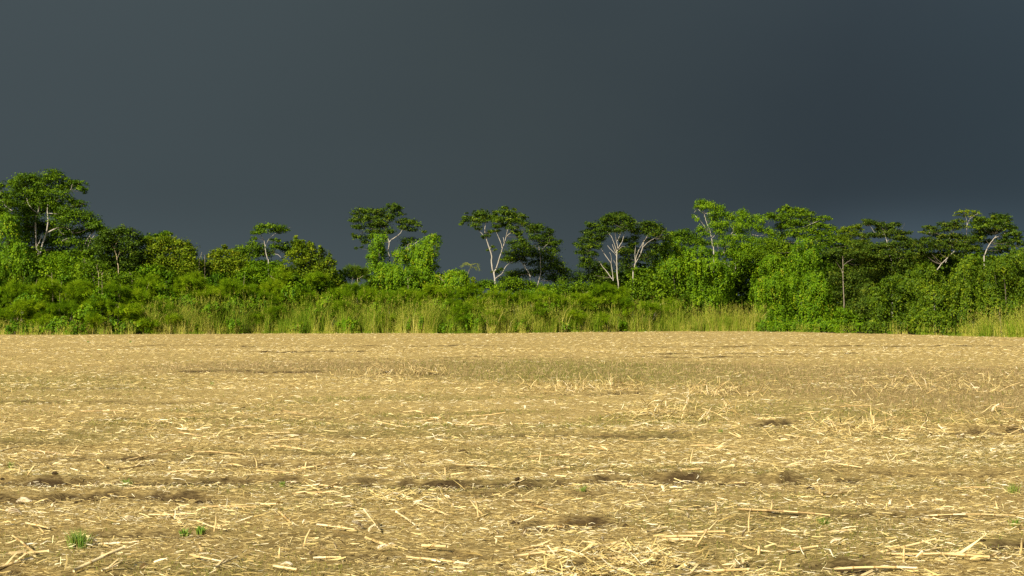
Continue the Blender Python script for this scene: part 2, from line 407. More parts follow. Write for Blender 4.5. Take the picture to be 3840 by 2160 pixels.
# ------------------------------------------------------------------ vegetation builders
def leaf_quads(C, axis, nrm, L, Wd, fold=0.25):
    """diamond leaves: centre, long axis, normal, length, width -> verts (n*4,3)"""
    axis = unit(axis); side = unit(np.cross(nrm, axis)); nn = np.cross(axis, side)
    L = L[:, None]; Wd = Wd[:, None]
    base = C - axis * L * 0.5; tip = C + axis * L * 0.5 - nn * L * 0.10
    mid = C - axis * L * 0.06
    l = mid + side * Wd * 0.5 + nn * Wd * fold; r = mid - side * Wd * 0.5 + nn * Wd * fold
    return np.stack([base, r, tip, l], 1).reshape(-1, 3)

def quads(n):
    return np.arange(n * 4).reshape(-1, 4)

def lumps_world(lumps, d0, depth_scale=0.9, spread=0.0):
    out = []
    for l in lumps:
        px, row, rx, ry = l[:4]
        off = l[4] if len(l) > 4 else 0.0
        d = d0 + off + RNG.uniform(-spread, spread)
        s = d / F_PX
        out.append((at(px, row, d), np.array([rx * s, min(rx, 1.6 * ry + 12) * s * depth_scale + 0.15, ry * s])))
    return out

def crown_leaves(soup, lw, leaf=0.20, cover=3.2, flat=0.55, base_var=0.45, var_sp=0.22, shell=0.62, clump=0.42, droop=0.0):
    """crown lumps -> tufts -> leaves.  Tufts sit through each lump's volume, denser towards its skin."""
    for c, r in lw:
        area = math.pi * r[0] * max(r[2], 0.12) + math.pi * r[0] * r[1] * 0.35
        la = leaf * leaf * 0.5 * 0.62
        n = int(area * cover * 0.90 / la) + 8
        nc = max(4, int(n / 13))
        u = rand_dir(nc)
        rad = np.where(RNG.random(nc) < shell, RNG.uniform(0.72, 1.08, nc), RNG.uniform(0.05, 0.8, nc))
        cc = c + u * r * rad[:, None]
        rc = np.clip(clump * np.mean(r) * RNG.uniform(0.6, 1.25, nc), leaf * 0.7, 0.55)
        cv = np.clip(base_var + RNG.normal(0, var_sp, nc), 0.02, 0.98)
        k = RNG.integers(0, nc, n)
        off = RNG.normal(size=(n, 3)) * 0.55 * rc[k][:, None] * np.array([1, 1, flat])
        P = cc[k] + off
        up = np.array([0, 0, 1.0])
        nrm = unit(up * 0.6 + u[k] * 0.65 + rand_dir(n) * 0.7)
        ax = unit(off + u[k] * 0.5 * rc[k][:, None] + rand_dir(n) * 0.25 + np.array([0, 0, -droop]))
        ax = unit(ax - nrm * np.sum(ax * nrm, 1, keepdims=True) * 0.8)
        L = leaf * RNG.uniform(0.6, 1.35, n)
        V = leaf_quads(P, ax, nrm, L, L * RNG.uniform(0.45, 0.7, n))
        v = np.clip(cv[k] + RNG.normal(0, 0.13, n), 0, 1)
        soup.add(V, [quads(n)], np.repeat(v, 4))

def vine_leaves(soup, lw, leaf=0.11, cover=4.0, base_var=0.5, drape=1.7):
    """climbers: leaves hang in strands over the skin of each mound, over a thinner inner layer"""
    for c, r in lw:
        area = math.pi * r[0] * r[2] + math.pi * r[0] * r[1] * 0.4
        la = leaf * leaf * 0.5 * 0.8
        n = int(area * cover / la) + 10
        per = 20
        ns = max(4, n // per)
        u = rand_dir(ns); u[:, 2] = np.abs(u[:, 2]) * 0.9 + RNG.uniform(-0.55, 0.1, ns)
        u[:, 1] -= 0.25; u = unit(u)
        bulge = 0.96 + 0.30 * np.sin(u[:, 0] * 8 + c[0]) * np.cos(u[:, 2] * 5 + c[2]) + RNG.normal(0, 0.09, ns)
        ln = RNG.uniform(0.15, 1.0, ns) ** 1.5 * drape * min(1.0, r[2] * 1.6)
        sv = np.clip(base_var + RNG.normal(0, 0.2, ns), 0, 1)
        t = np.tile(np.linspace(0, 1, per), ns); k = np.repeat(np.arange(ns), per)
        P = c + u[k] * r * bulge[k][:, None]
        P[:, 2] -= t * ln[k]
        out = u[k] * np.array([1, 1, 0.15]) * (0.10 * np.sin(t * 3.1))[:, None]
        P = P + out + RNG.normal(size=P.shape) * np.array([0.075, 0.075, 0.05])
        m = len(P)
        nrm = unit(u[k] * 0.8 + np.array([0, -0.1, 0.35]) + rand_dir(m) * 0.6)
        ax = unit(np.array([0, 0, -1.0]) + rand_dir(m) * 0.7)
        ax = unit(ax - nrm * np.sum(ax * nrm, 1, keepdims=True))
        L = leaf * RNG.uniform(0.6, 1.3, m)
        soup.add(leaf_quads(P, ax, nrm, L, L * RNG.uniform(0.65, 0.95, m)), [quads(m)], np.repeat(np.clip(sv[k] + RNG.normal(0, 0.14, m), 0, 1), 4))

def feather_blades(soup, lw, blade=0.42, width=0.020, cover=2.6, base_var=0.5):
    for c, r in lw:
        area = math.pi * r[0] * r[2] + math.pi * r[0] * r[1] * 0.35
        n = int(area * cover / (blade * width * 0.5))
        nc = max(5, n // 44)
        u = rand_dir(nc); u[:, 2] = np.abs(u[:, 2]) * 0.8 + RNG.uniform(-0.4, 0.2, nc); u = unit(u)
        cc = c + u * r * RNG.uniform(0.3, 1.12, nc)[:, None]
        k = RNG.integers(0, nc, n)
        dirn = unit(u[k] * 0.8 + rand_dir(n) * 0.75 + np.array([0, 0, 0.25]))
        P = cc[k] + rand_dir(n) * 0.10
        L = blade * RNG.uniform(0.45, 1.2, n)[:, None]
        tip = P + dirn * L + np.array([0, 0, -1.0]) * L * RNG.uniform(0.05, 0.4, n)[:, None]
        side = unit(np.cross(dirn, rand_dir(n))) * width * RNG.uniform(0.6, 1.4, n)[:, None]
        V = np.stack([P - side * 0.5, P + side * 0.5, tip], 1).reshape(-1, 3)
        sv = np.clip(base_var + RNG.normal(0, 0.22, nc), 0, 1)
        soup.add(V, [np.arange(n * 3).reshape(-1, 3)], np.repeat(np.clip(sv[k] + RNG.normal(0, 0.12, n), 0, 1), 3))

def grow_wood(t, origin, d0, limbs, bark, base_w, lw, twig=True, wscale=1.0):
    """limbs: list of (list of (px,row[,dy]), w0 px, w1 px). The first runs on to the ground as the trunk."""
    nodes = []
    for i, (pts, w0, w1) in enumerate(limbs):
        n = len(pts)
        P = []
        for k, q in enumerate(pts):
            dy = q[2] if len(q) > 2 else 0.35 * math.sin(1.7 * i + 0.9 * k) * min(1, i) * k / max(1, n - 1)
            P.append(at(q[0], q[1], d0 + dy))
        R = list(np.linspace(w0, w1, n) * d0 / F_PX * 0.5 * wscale)
        if i == 0 and P[0][2] > 0.3:
            g = P[0].copy(); g[2] = -0.15; g[0] += 0.04 * (P[0][0] - P[1][0])
            P.insert(0, g); R.insert(0, R[0] * 1.35)
        Q = smooth_path(np.column_stack([np.array(P), R]), 4)
        s = Soup()
        tube(s, Q[:, :3] + RNG.normal(0, 0.006, (len(Q), 3)), np.maximum(Q[:, 3], 0.012), 8, 0.62, True, 0.06)
        if i == 0: trunk = s.build('trunk', bark, t, origin)
        else: s.build('limb', bark, trunk, origin)
        for q in Q[len(Q) // 3 if i == 0 else 0:]: nodes.append((q[:3], q[3]))
    if twig and lw and nodes:
        NP = np.array([a for a, b in nodes]); NR = np.array([b for a, b in nodes])
        s = Soup()
        for c, r in lw:
            dd = np.linalg.norm(NP - c, axis=1) + 2.0 * np.maximum(0, NP[:, 2] - c[2])
            j = int(np.argmin(dd)); a = NP[j]; v = c - a
            for q in range(1):
                e = c + RNG.normal(size=3) * r * 0.5
                m1 = a + (e - a) * 0.4 + RNG.normal(0, 0.06, 3) + np.array([0, 0, -0.06 * np.linalg.norm(v)])
                r0 = min(NR[j] * 0.5, 0.022)
                Q = smooth_path([a, m1, e], 3)
                tube(s, Q, np.linspace(max(r0, 0.010), 0.006, len(Q)), 4, 0.45, True)
        prop(s.build('twigs', M['bark_grey'], trunk, origin), None, None, None, 'stuff')

def tree(name, label, cat, doff, limbs, lumps, leaf='leaf_dark', bark='bark_white', size=0.14, cover=3.2, group=None, var=0.42, twig=True, anchor=None, shell=0.62, wscale=0.56, flat=0.55, droop=0.0):
    ax = anchor if anchor is not None else (limbs[0][0][0][0] if limbs else lumps[0][0])
    d0 = float(edge(ax)) + doff
    g = at(ax, HORIZON, d0); origin = np.array((g[0], d0, 0.0))
    t = prop(empty(name, origin), label, cat, group)
    lw = lumps_world(lumps, d0, spread=0.35)
    if limbs: grow_wood(t, origin, d0, limbs, M[bark], 0, lw, twig, wscale)
    s = Soup()
    crown_leaves(s, lw, size, cover, flat, var, shell=shell, droop=droop)
    s.build('crown', M[leaf], t, origin)
    return t

def shrub(name, label, cat, doff, lumps, leaf='vine', style='vine', size=0.155, cover=4.0, group=None, var=0.5, stems=3, to_ground=True):
    px = float(np.mean([l[0] for l in lumps])); d0 = float(edge(px)) + doff
    g = at(px, HORIZON, d0); origin = np.array((g[0], d0, 0.0))
    t = prop(empty(name, origin), label, cat, group)
    lw = lumps_world(lumps, d0, 0.75, (1.35 if doff >= 2.5 else 0.6) if style == 'vine' else (0.75 if style == 'feather' else 0.5))
    if style == 'vine': lw = [(c, r * np.array([RNG.uniform(0.7, 0.95), 0.9, RNG.uniform(0.85, 1.2)])) for c, r in lw]
    s = Soup()
    if style == 'vine': vine_leaves(s, lw, size, cover, var)
    elif style == 'feather':
        feather_blades(s, lw, 0.40, 0.020, cover, var)
        crown_leaves(s, [(c, r * np.array([0.72, 0.6, 0.72])) for c, r in lw], 0.16, 1.6, 0.8, var * 0.8)
    else: crown_leaves(s, lw, size, cover, 0.8, var)
    s.build('foliage', M[leaf], t, origin)
    if stems and doff > 3:
        w = Soup()
        for k in range(stems):
            c, r = lw[RNG.integers(0, len(lw))]
            a = np.array([origin[0] + RNG.uniform(-0.5, 0.5), d0 + RNG.uniform(-0.2, 0.5), -0.1])
            Q = smooth_path([a, (a + c) / 2 + RNG.normal(0, 0.12, 3), c], 3)
            tube(w, Q, np.linspace(0.05, 0.018, len(Q)), 5, 0.4)
        prop(w.build('stems', M['bark_grey'], t, origin), None, None, None, 'stuff')
    return t

# ------------------------------------------------------------------ trees (photo pixels; distances are behind the field's far edge)
TREES = [
 # name, label, doff, limbs, lumps, options
 ('broadleaf_tree', 'tallest tree at far left, pale forked trunk under a wide layered dark crown', 11,
  [([(145,975),(138,930),(135,890),(134,850),(134,817),(145,790),(150,740)], 13, 6), ([(147,968),(160,915),(170,885),(178,850),(180,822),(178,785),(183,730),(183,692)], 12, 4),
   ([(140,925),(152,895),(157,880)], 5, 3), ([(172,876),(190,866),(217,854),(235,853),(256,857),(275,875)], 11, 4), ([(217,854),(228,872),(240,880)], 4, 2), ([(180,760),(230,745),(262,715),(272,690)], 6, 3), ([(178,800),(225,800),(250,775)], 5, 3), ([(140,800),(110,770),(95,720),(100,690)], 6, 3), ([(232,905),(245,897),(255,894)], 4, 2)],
  [(198,655,40,22),(215,668,32,20),(175,672,26,18),(106,664,45,16),(80,674,34,14),(130,672,34,16),(55,690,26,14),(45,680,16,10),(285,690,40,15),(265,680,24,12),(309,708,20,11),(318,718,14,8),(212,725,60,20),(120,718,52,18),(270,752,28,15),(285,770,24,12),(97,768,55,24),(45,760,40,22),(193,760,60,22),(150,742,44,18),(250,790,46,18),(290,800,52,22),(330,822,44,20),(358,842,34,18),(241,826,58,22),(97,820,52,24),(60,848,44,24),(290,866,46,16,0.5),(240,908,60,20,0.8),(205,880,40,14,0.8),(300,905,50,22,1.0),(100,890,44,20,0.6),(70,920,50,30,0.8),(310,945,46,24,1.2),(120,750,40,18,1.2),(210,790,50,24,1.4),(230,700,40,16,0.8),(150,700,50,18,0.6),(90,700,44,18,0.8),(60,728,44,20,0.8),(160,772,60,20,1.0),(110,798,50,20,0.8),(300,765,26,14),(150,845,60,20,1.4),(200,855,50,18,1.6),(110,860,54,22,1.0),(250,870,50,20,1.4),(180,905,50,18,1.8),(335,860,30,14,0.8),(20,800,40,26,1.0),(150,940,60,24,2.0),(230,945,60,24,2.0)], dict(cover=3.0, leaf='leaf_mid', var=0.36)),
 ('broadleaf_tree', 'dark crown cut by the left picture edge, pale limb slanting down', 8,
  [([(-40,960),(-34,900),(-28,850),(-20,800),(-10,760),(5,715)], 12, 4), ([(-20,800),(0,745),(20,772),(46,790)], 6, 3), ([(-30,870),(0,842),(10,872)], 7, 4)],
  [(5,695,22,14),(-20,700,30,16),(8,730,34,16),(-25,745,40,22),(25,760,30,14),(-10,790,36,22),(60,812,22,12),(-30,840,40,30)], dict(leaf='leaf_mid', var=0.36)),
 ('bare_limbed_tree', 'low tree with thick pale bare limbs in the gap right of the tallest tree', 12,
  [([(316,960),(318,925),(326,900),(340,882),(352,872)], 10, 4), ([(320,912),(335,890),(334,872)], 5, 2), ([(328,935),(338,905),(352,885),(362,874)], 6, 3), ([(352,874),(346,860),(337,856)], 3, 2)],
  [(345,842,36,10),(376,856,30,14),(390,874,26,14),(402,892,26,18),(372,912,40,20),(330,940,44,18),(290,952,40,18)], dict(leaf='leaf_mid', var=0.4)),
 ('broadleaf_tree', 'dark dense tree with a thin forked stem, between tall left tree and round bush', 8,
  [([(444,1020),(440,985),(436,955),(428,935),(416,910)], 6, 3), ([(438,970),(446,955),(450,940)], 4, 2), ([(428,935),(440,905),(455,880)], 3, 2)],
  [(408,876,38,18),(440,866,30,14),(470,862,34,14),(500,880,34,18),(396,902,42,20),(452,896,44,20),(490,915,44,24),(380,935,40,24),(425,932,44,24,0.7),(470,950,50,28,0.7),(400,970,44,28,0.7),(520,950,36,26),(460,990,60,26,0.9),(525,905,24,16)], dict(leaf='leaf_dark', bark='dead_stem', var=0.34)),
 ('small_tree', 'small dark tree top poking over the round yellow green bush', 12,
  [([(613,990),(614,930),(616,890)], 5, 3)], [(602,880,18,9),(622,876,22,9),(640,880,14,7),(590,886,14,7),(615,895,34,14),(560,890,28,12),(545,902,24,14)], dict(leaf='leaf_mid', var=0.35, bark='bark_grey')),
 ('umbrella_tree', 'small flat topped tree above the left hedge, lone pale stem', 7,
  [([(1007,994),(1004,975),(998,948),(994,924),(990,900)], 7, 4), ([(994,924),(1006,900),(1019,886),(1035,875)], 3, 2), ([(1031,952),(1044,956),(1054,966)], 3, 2)],
  [(998,846,34,9),(975,855,24,9),(1020,850,30,9),(1050,855,32,9),(1072,864,15,8),(1040,866,28,7),(973,868,28,9),(956,872,16,8),(955,895,14,8),(965,925,32,14),(945,912,18,9),(1031,902,18,8),(1028,925,20,10),(990,948,40,16,0.6),(1070,925,34,16,1.2),(1090,945,30,14,1.2),(915,934,38,15,1.5),(895,950,30,14,1.5),(935,955,40,18,1.2)], dict(leaf='leaf_mid', var=0.45, size=0.131)),
 ('broadleaf_tree', 'open crowned tree rising out of the vine draped tower left of centre', 9,
  [([(1461,985),(1458,955),(1457,935),(1459,908),(1450,880),(1446,856),(1455,830),(1458,812)], 8, 3), ([(1459,910),(1466,900),(1476,894),(1490,884),(1498,878),(1506,866),(1512,848)], 7, 3), ([(1446,858),(1420,842),(1394,832),(1388,824)], 4, 2.5), ([(1500,962),(1518,944),(1538,928),(1560,910),(1580,898),(1602,886)], 5, 3), ([(1530,935),(1530,918),(1540,914)], 3, 2), ([(1425,862),(1390,858),(1360,872)], 4, 2)],
  [(1350,793,28,11),(1336,806,22,10),(1375,790,22,11),(1406,792,32,13),(1430,800,24,14),(1478,770,28,9),(1496,780,22,9),(1466,785,24,12),(1318,830,14,8),(1345,825,32,13),(1385,818,38,13),(1458,812,34,12),(1430,828,40,14),(1500,800,22,9),(1400,845,36,12),(1346,850,28,9),(1506,826,20,13),(1530,828,22,11),(1548,834,22,10),(1572,842,14,8),(1526,852,32,9),(1545,862,20,7),(1408,868,36,12),(1342,890,22,9),(1330,880,14,8),(1366,906,22,9),(1390,890,22,9),(1456,866,26,10),(1336,930,7,4),(1358,926,8,4),(1590,868,14,4),(1538,900,30,11,1.0),(1520,915,22,9,1.0),(1645,886,6,4),(1440,845,28,10)], dict(leaf='leaf_dark', cover=2.9, var=0.44, size=0.131)),
 ('umbrella_tree', 'white trunked umbrella tree standing free against the dark sky at centre', 5.5,
  [([(1861,1098),(1858,1070),(1855,1044),(1852,1025),(1846,1008),(1843,980),(1844,962),(1838,940),(1830,915),(1825,900),(1820,880),(1818,860),(1822,835)], 11.5, 3.5),
   ([(1852,1030),(1854,1018),(1859,1010),(1866,990),(1872,969),(1879,948),(1884,932),(1890,915),(1894,902),(1899,882),(1902,868),(1909,848),(1912,828)], 8, 3), ([(1883,930),(1880,915),(1876,904),(1868,885),(1863,875),(1852,845)], 5, 2.5), ([(1890,908),(1889,898),(1887,890)], 3.5, 2.5), ([(1897,890),(1906,880),(1917,870),(1930,850)], 5, 2.5),
   ([(1856,1046),(1868,1036),(1882,1026),(1889,1013),(1896,1000),(1904,992),(1914,985),(1924,982)], 5.5, 2.5), ([(1823,892),(1812,882),(1798,866),(1785,848)], 4, 2), ([(1836,935),(1840,928),(1843,920)], 4, 2)],
  [(1746,815,16,7),(1750,802,7,5),(1734,838,13,7),(1745,828,16,8),(1767,822,26,9),(1788,794,13,9),(1784,806,16,9),(1811,793,16,8),(1809,806,26,11),(1800,825,34,11),(1779,842,24,8),(1793,856,15,7),(1840,815,24,11),(1855,808,24,10),(1891,780,17,6),(1930,783,10,7),(1880,795,30,9),(1905,798,34,9),(1930,805,30,10),(1957,808,14,7),(1966,816,14,6),(1870,824,36,12),(1905,822,36,12),(1940,828,34,11),(1964,838,22,8),(1976,848,18,7),(1865,848,24,8),(1895,845,28,8),(1920,855,28,7),(1988,850,14,9),(1992,860,12,8),(1823,884,15,8),(1813,892,9,5),(1858,866,15,7),(1840,866,14,7),(1832,872,12,6),(1936,876,20,7),(1950,888,12,6),(1940,868,22,6),(1847,925,11,4),(1830,936,6,3),(1855,936,6,3),(1905,972,24,9),(1860,1022,16,9),(1875,1010,12,7)], dict(leaf='leaf_dark', cover=3.0, var=0.45, size=0.124)),
 ('broadleaf_tree', 'rounded dark tree with two short white stems just right of the centre tree', 9,
  [([(1992,1080),(1989,1060),(1987,1035),(1978,1015),(1966,1000),(1954,980)], 7.5, 3.5), ([(2014,1078),(2021,1050),(2028,1020),(2027,990),(2026,960),(2021,930),(2019,905)], 7.5, 3), ([(2027,948),(2038,930),(2054,914)], 4, 2), ([(1972,1006),(1966,990),(1964,982)], 3.5, 2), ([(2003,1066),(2006,1050),(2012,1035)], 4, 2), ([(1989,1040),(1992,1025),(1993,1014)], 3, 2)],
  [(2014,842,20,7),(2005,852,20,8),(2030,860,34,10),(2062,862,15,6),(2000,868,26,10),(2050,876,28,10),(2010,890,36,11),(2052,892,30,10),(2090,906,22,7),(2075,915,26,9),(2040,910,40,13),(1954,902,26,9),(1960,916,30,10),(1918,910,20,8),(1935,925,32,11),(1980,930,34,13),(2066,938,40,15),(1925,948,40,14),(1965,952,36,14),(2010,950,36,15),(1906,970,30,10),(1940,972,36,11),(2055,966,42,18),(2085,985,34,18),(2000,985,34,14,0.8),(2050,1005,42,20,0.5),(2100,1010,34,20),(2120,1020,22,18),(2070,1040,44,20,0.6),(2115,1050,36,20),(1965,1025,44,16,1.5),(1925,1030,36,16,1.5),(2010,1020,30,16,1.2)], dict(leaf='leaf_dark', cover=2.8, var=0.4, size=0.131)),
 ('umbrella_tree', 'broad dark crown on several slender white stems, right of centre gap', 5,
  [([(2319,1078),(2316,1050),(2314,1025),(2313,988),(2313,950),(2318,934),(2327,915),(2333,905),(2340,880)], 9, 3), ([(2313,946),(2309,930),(2304,915),(2298,900),(2293,887),(2282,874),(2270,858)], 5.5, 2.5), ([(2312,960),(2306,952),(2300,945),(2287,932),(2278,920)], 4.5, 2), ([(2309,948),(2303,935),(2299,926),(2296,915)], 3.5, 2), ([(2317,932),(2315,917),(2312,905),(2309,890),(2306,870)], 4.5, 2), ([(2315,904),(2321,890),(2327,876),(2330,856)], 4, 2), ([(2312,998),(2306,985),(2300,974)], 4, 2), ([(2321,936),(2328,928),(2336,925),(2344,926)], 3, 2),
   ([(2300,1052),(2298,1036),(2295,1010),(2292,990),(2283,975),(2272,960),(2262,945),(2252,930),(2245,910)], 6, 2.5), ([(2291,988),(2293,970),(2290,955),(2285,945)], 4, 2), ([(2294,1045),(2280,1025),(2260,1000),(2250,985),(2238,974),(2224,958),(2215,945)], 6, 2.5)],
  [(2316,802,34,7),(2290,810,26,8),(2340,812,28,8),(2268,820,24,8),(2310,818,44,10),(2355,826,26,8),(2372,838,20,9),(2205,840,20,7),(2225,846,26,9),(2265,836,34,10),(2310,836,50,11),(2350,845,34,10),(2372,856,18,9),(2240,860,40,11),(2200,868,22,10),(2285,858,40,11),(2335,862,40,10),(2215,882,32,12),(2255,880,32,11),(2190,900,24,10),(2225,902,36,12),(2166,914,18,7),(2172,922,14,6),(2200,924,36,11),(2235,922,28,11),(2172,946,16,7),(2200,945,32,10),(2225,950,26,10),(2195,970,30,11),(2215,985,34,12),(2185,995,26,10),(2230,1005,36,16,0.7),(2270,1000,30,16,1.2),(2340,900,26,9,1.0),(2345,935,34,18,1.5),(2255,1040,60,20,1.5),(2180,1040,44,24,1.5),(2250,895,24,9,1.0)], dict(leaf='leaf_dark', cover=2.9, var=0.36, size=0.124)),
 ('broadleaf_tree', 'smaller dark crown on a forked white stem beside the many stemmed tree', 5,
  [([(2374,1030),(2377,1010),(2382,988),(2391,973),(2403,949),(2410,928),(2413,909),(2418,900),(2426,888),(2436,872),(2442,855)], 7.5, 3), ([(2411,928),(2420,917),(2429,909),(2440,902),(2454,894)], 4, 2), ([(2382,986),(2386,964),(2397,935),(2406,920),(2412,906),(2409,892)], 5, 2), ([(2382,982),(2381,952),(2383,926),(2382,908)], 4, 2)],
  [(2440,836,34,8),(2420,842,24,9),(2462,846,24,9),(2480,858,18,9),(2405,855,24,10),(2440,856,40,10),(2475,870,22,8),(2390,870,26,10),(2425,872,36,9),(2455,880,32,9),(2480,890,24,9),(2380,890,22,10),(2370,912,26,12,0.8),(2360,940,36,18,1.0),(2350,970,34,20,1.2),(2440,900,24,8,0.8),(2500,895,24,12,1.0),(2420,960,40,24,1.8),(2450,930,36,20,1.6),(2350,1000,36,20,1.4)], dict(leaf='leaf_dark', cover=2.8, var=0.38, size=0.124)),
 ('broadleaf_tree', 'hazy low tree top far back between slender stems and bright crown', 22,
  [([(2560,1000),(2556,940),(2545,900),(2547,880)], 6, 3), ([(2556,930),(2575,895),(2590,880)], 3, 2)], [(2568,868,30,9),(2540,876,24,10),(2520,880,28,10),(2590,882,26,9),(2560,888,44,12),(2610,900,28,10),(2640,912,30,12),(2530,900,30,12),(2590,908,50,14),(2480,870,20,9)], dict(leaf='leaf_mid', cover=3.2, var=0.3, bark='bark_grey')),
 ('pale_limbed_tree', 'bright green tall tree with twisting white limbs, highest of the right hand trees', 8,
  [([(2676,948),(2672,925),(2670,905),(2664,870),(2656,850),(2650,836),(2644,815),(2638,796)], 8, 3.5), ([(2663,868),(2650,860),(2638,844),(2630,832),(2620,822),(2606,808)], 6.5, 2), ([(2638,798),(2650,800),(2668,801)], 3.5, 2), ([(2637,798),(2624,790),(2614,784),(2603,797)], 3.5, 2), ([(2640,796),(2636,785),(2640,775)], 3, 2), ([(2668,895),(2686,878),(2696,866)], 4, 2), ([(2695,950),(2692,925),(2687,908)], 5, 3), ([(2714,950),(2717,924),(2710,910),(2704,895),(2698,880)], 6.5, 2.5), ([(2716,930),(2728,920),(2740,912),(2752,902)], 5, 2), ([(2754,896),(2743,884),(2742,878),(2750,866),(2746,852)], 5, 2), ([(2744,882),(2756,880),(2764,883)], 3, 2), ([(2800,890),(2820,881),(2844,884),(2868,880)], 3.5, 2), ([(2836,945),(2833,922),(2822,914)], 4, 2), ([(2735,998),(2720,990),(2706,980)], 4, 2), ([(2758,1008),(2758,995),(2752,985)], 3.5, 2)],
  [(2628,758,22,8),(2612,772,12,6),(2650,764,28,9),(2672,774,26,9),(2700,782,24,11),(2640,778,36,8),(2690,798,34,11),(2606,812,12,6),(2614,824,12,5),(2680,820,34,11),(2725,806,26,10),(2745,818,26,9),(2780,796,24,10),(2790,810,26,10),(2770,822,28,10),(2630,856,20,9),(2618,866,14,7),(2690,845,36,12),(2725,842,32,10),(2770,845,36,11),(2805,830,34,11),(2840,816,30,9),(2860,828,20,9),(2826,846,36,12),(2645,878,26,10),(2700,866,30,10),(2780,866,40,11),(2860,862,32,10),(2890,872,22,9),(2900,884,14,8),(2720,892,34,10),(2765,890,36,10),(2815,898,40,10),(2855,905,32,11),(2700,912,34,10),(2750,918,40,12),(2800,925,44,14),(2845,930,34,14),(2735,945,44,16),(2790,955,46,20),(2760,985,40,18,0.6),(2810,1000,46,24,1.2),(2745,1020,36,20,1.0)], dict(leaf='leaf_bright', cover=2.5, var=0.46, size=0.117, flat=0.9, droop=0.5)),
 ('broadleaf_tree', 'dense layered green crown with a branch jutting right, above the vine towers', 9,
  [([(2992,1000),(2990,940),(2988,900),(2984,870),(2975,830)], 8, 4), ([(2988,895),(2994,885),(2986,872)], 5, 2), ([(2984,870),(3030,845),(3090,820)], 4, 2)],
  [(2944,778,18,9),(2930,790,18,9),(2960,786,24,9),(2890,803,20,8),(2878,814,18,8),(2905,812,22,8),(2985,788,28,9),(3010,792,24,9),(3035,802,22,9),(2945,806,36,11),(2990,808,36,11),(2930,822,34,11),(3092,814,24,5),(3110,822,10,5),(3070,823,26,6),(3045,820,34,10),(2980,830,36,10),(3010,842,34,10),(2955,846,34,10),(3060,842,38,10),(3095,850,32,8),(3120,860,26,8),(2995,864,38,11),(3045,864,40,11),(3145,868,24,7),(3090,874,40,10),(3135,884,36,9),(2965,876,26,10),(3010,888,40,12),(3065,892,44,12),(3120,902,44,12),(3165,902,34,10),(3080,918,44,13),(3140,925,44,14,0.6),(2945,840,26,12,1.2),(2920,850,24,14,1.4),(2930,880,30,18,1.4),(3190,915,26,12),(2890,905,40,20,1.2),(2920,925,50,24,1.5),(2870,940,50,24,1.4),(2960,925,40,20,1.6),(2900,960,50,24,1.6)], dict(leaf='leaf_mid', cover=3.1, var=0.52, size=0.131)),
 ('slender_tree', 'thin grey white trunk standing alone in the dark hollow at right', 5,
  [([(3165,1160),(3165,1124),(3163,1090),(3162,1060),(3161,1020),(3161,995),(3160,960)], 6.0, 4.0), ([(3160,1026),(3154,1010),(3144,994),(3134,980)], 3.5, 1.5), ([(3161,998),(3170,988),(3184,979),(3196,972)], 3, 1.5)],
  [(3160,952,50,14,0.5),(3120,945,40,16,0.6),(3205,950,40,16,0.6),(3180,975,36,12,1.2),(3130,975,30,12,1.0),(3225,985,36,14,1.2)], dict(leaf='leaf_brownish', cover=3.0, var=0.3, bark='bark_grey', wscale=0.7)),
 ('flat_topped_tree', 'dark flat topped tree with tiered layers in the right hand dip', 9,
  [([(3345,1020),(3338,960),(3330,920),(3318,880),(3308,856),(3300,842)], 7, 3), ([(3325,905),(3355,885),(3385,874)], 4, 2), ([(3318,880),(3285,875),(3262,845)], 4, 2)],
  [(3246,826,16,6),(3262,832,24,8),(3250,840,20,6),(3290,838,28,8),(3312,846,34,7),(3356,840,22,5),(3370,845,14,4),(3340,850,32,7),(3310,862,34,8),(3345,868,38,8),(3380,873,30,6),(3410,873,14,5),(3270,880,34,8),(3315,882,42,9),(3365,890,34,9),(3240,886,18,7),(3390,900,26,10),(3420,905,22,10)], dict(leaf='leaf_brownish', cover=3.4, var=0.4, size=0.117)),
 ('broadleaf_tree', 'small leafy green top with a pale broken limb left of flat topped tree', 11.5,
  [([(3205,1000),(3212,940),(3220,914),(3232,898),(3239,888)], 5, 3.5)],
  [(3216,848,18,7),(3200,852,20,7),(3226,856,14,8),(3180,856,24,8),(3165,866,22,9),(3205,868,26,9),(3190,880,34,10),(3165,890,30,12),(3225,880,18,9),(3240,905,28,12),(3205,908,40,12),(3250,925,36,14)], dict(leaf='leaf_yellow', cover=2.6, var=0.28, size=0.110)),
 ('broadleaf_tree', 'wide brownish dark tree body filling the hollow under the flat topped tree', 5,
  [([(3300,1080,7),(3302,1020,7),(3310,960,5),(3320,920,2)], 6, 4), ([(3390,1080,7),(3385,1020,6),(3375,960,3)], 4, 3)],
  [(3270,925,44,14),(3320,922,48,14),(3370,915,44,14),(3415,920,36,14),(3245,950,40,16),(3300,950,50,18),(3360,948,50,18),(3410,950,40,18),(3265,975,48,16,0.6),(3330,985,50,20,0.4),(3395,985,44,20),(3430,960,30,16),(3330,1020,50,22,2.4),(3380,1020,50,22,0.5),(3260,1030,60,30,4.5),(3200,1030,60,34,5.0),(3240,1090,70,34,5.0),(3180,1090,60,34,5.2),(3200,1150,70,36,5.0),(3140,1040,40,34,5),(3425,1000,30,18),(3220,915,40,14),(3210,940,44,14)], dict(leaf='leaf_brownish', cover=3.0, var=0.38, bark='bark_grey')),
 ('flat_topped_tree', 'dark tree with flat branches reaching left, leaning pale trunk, at right', 7,
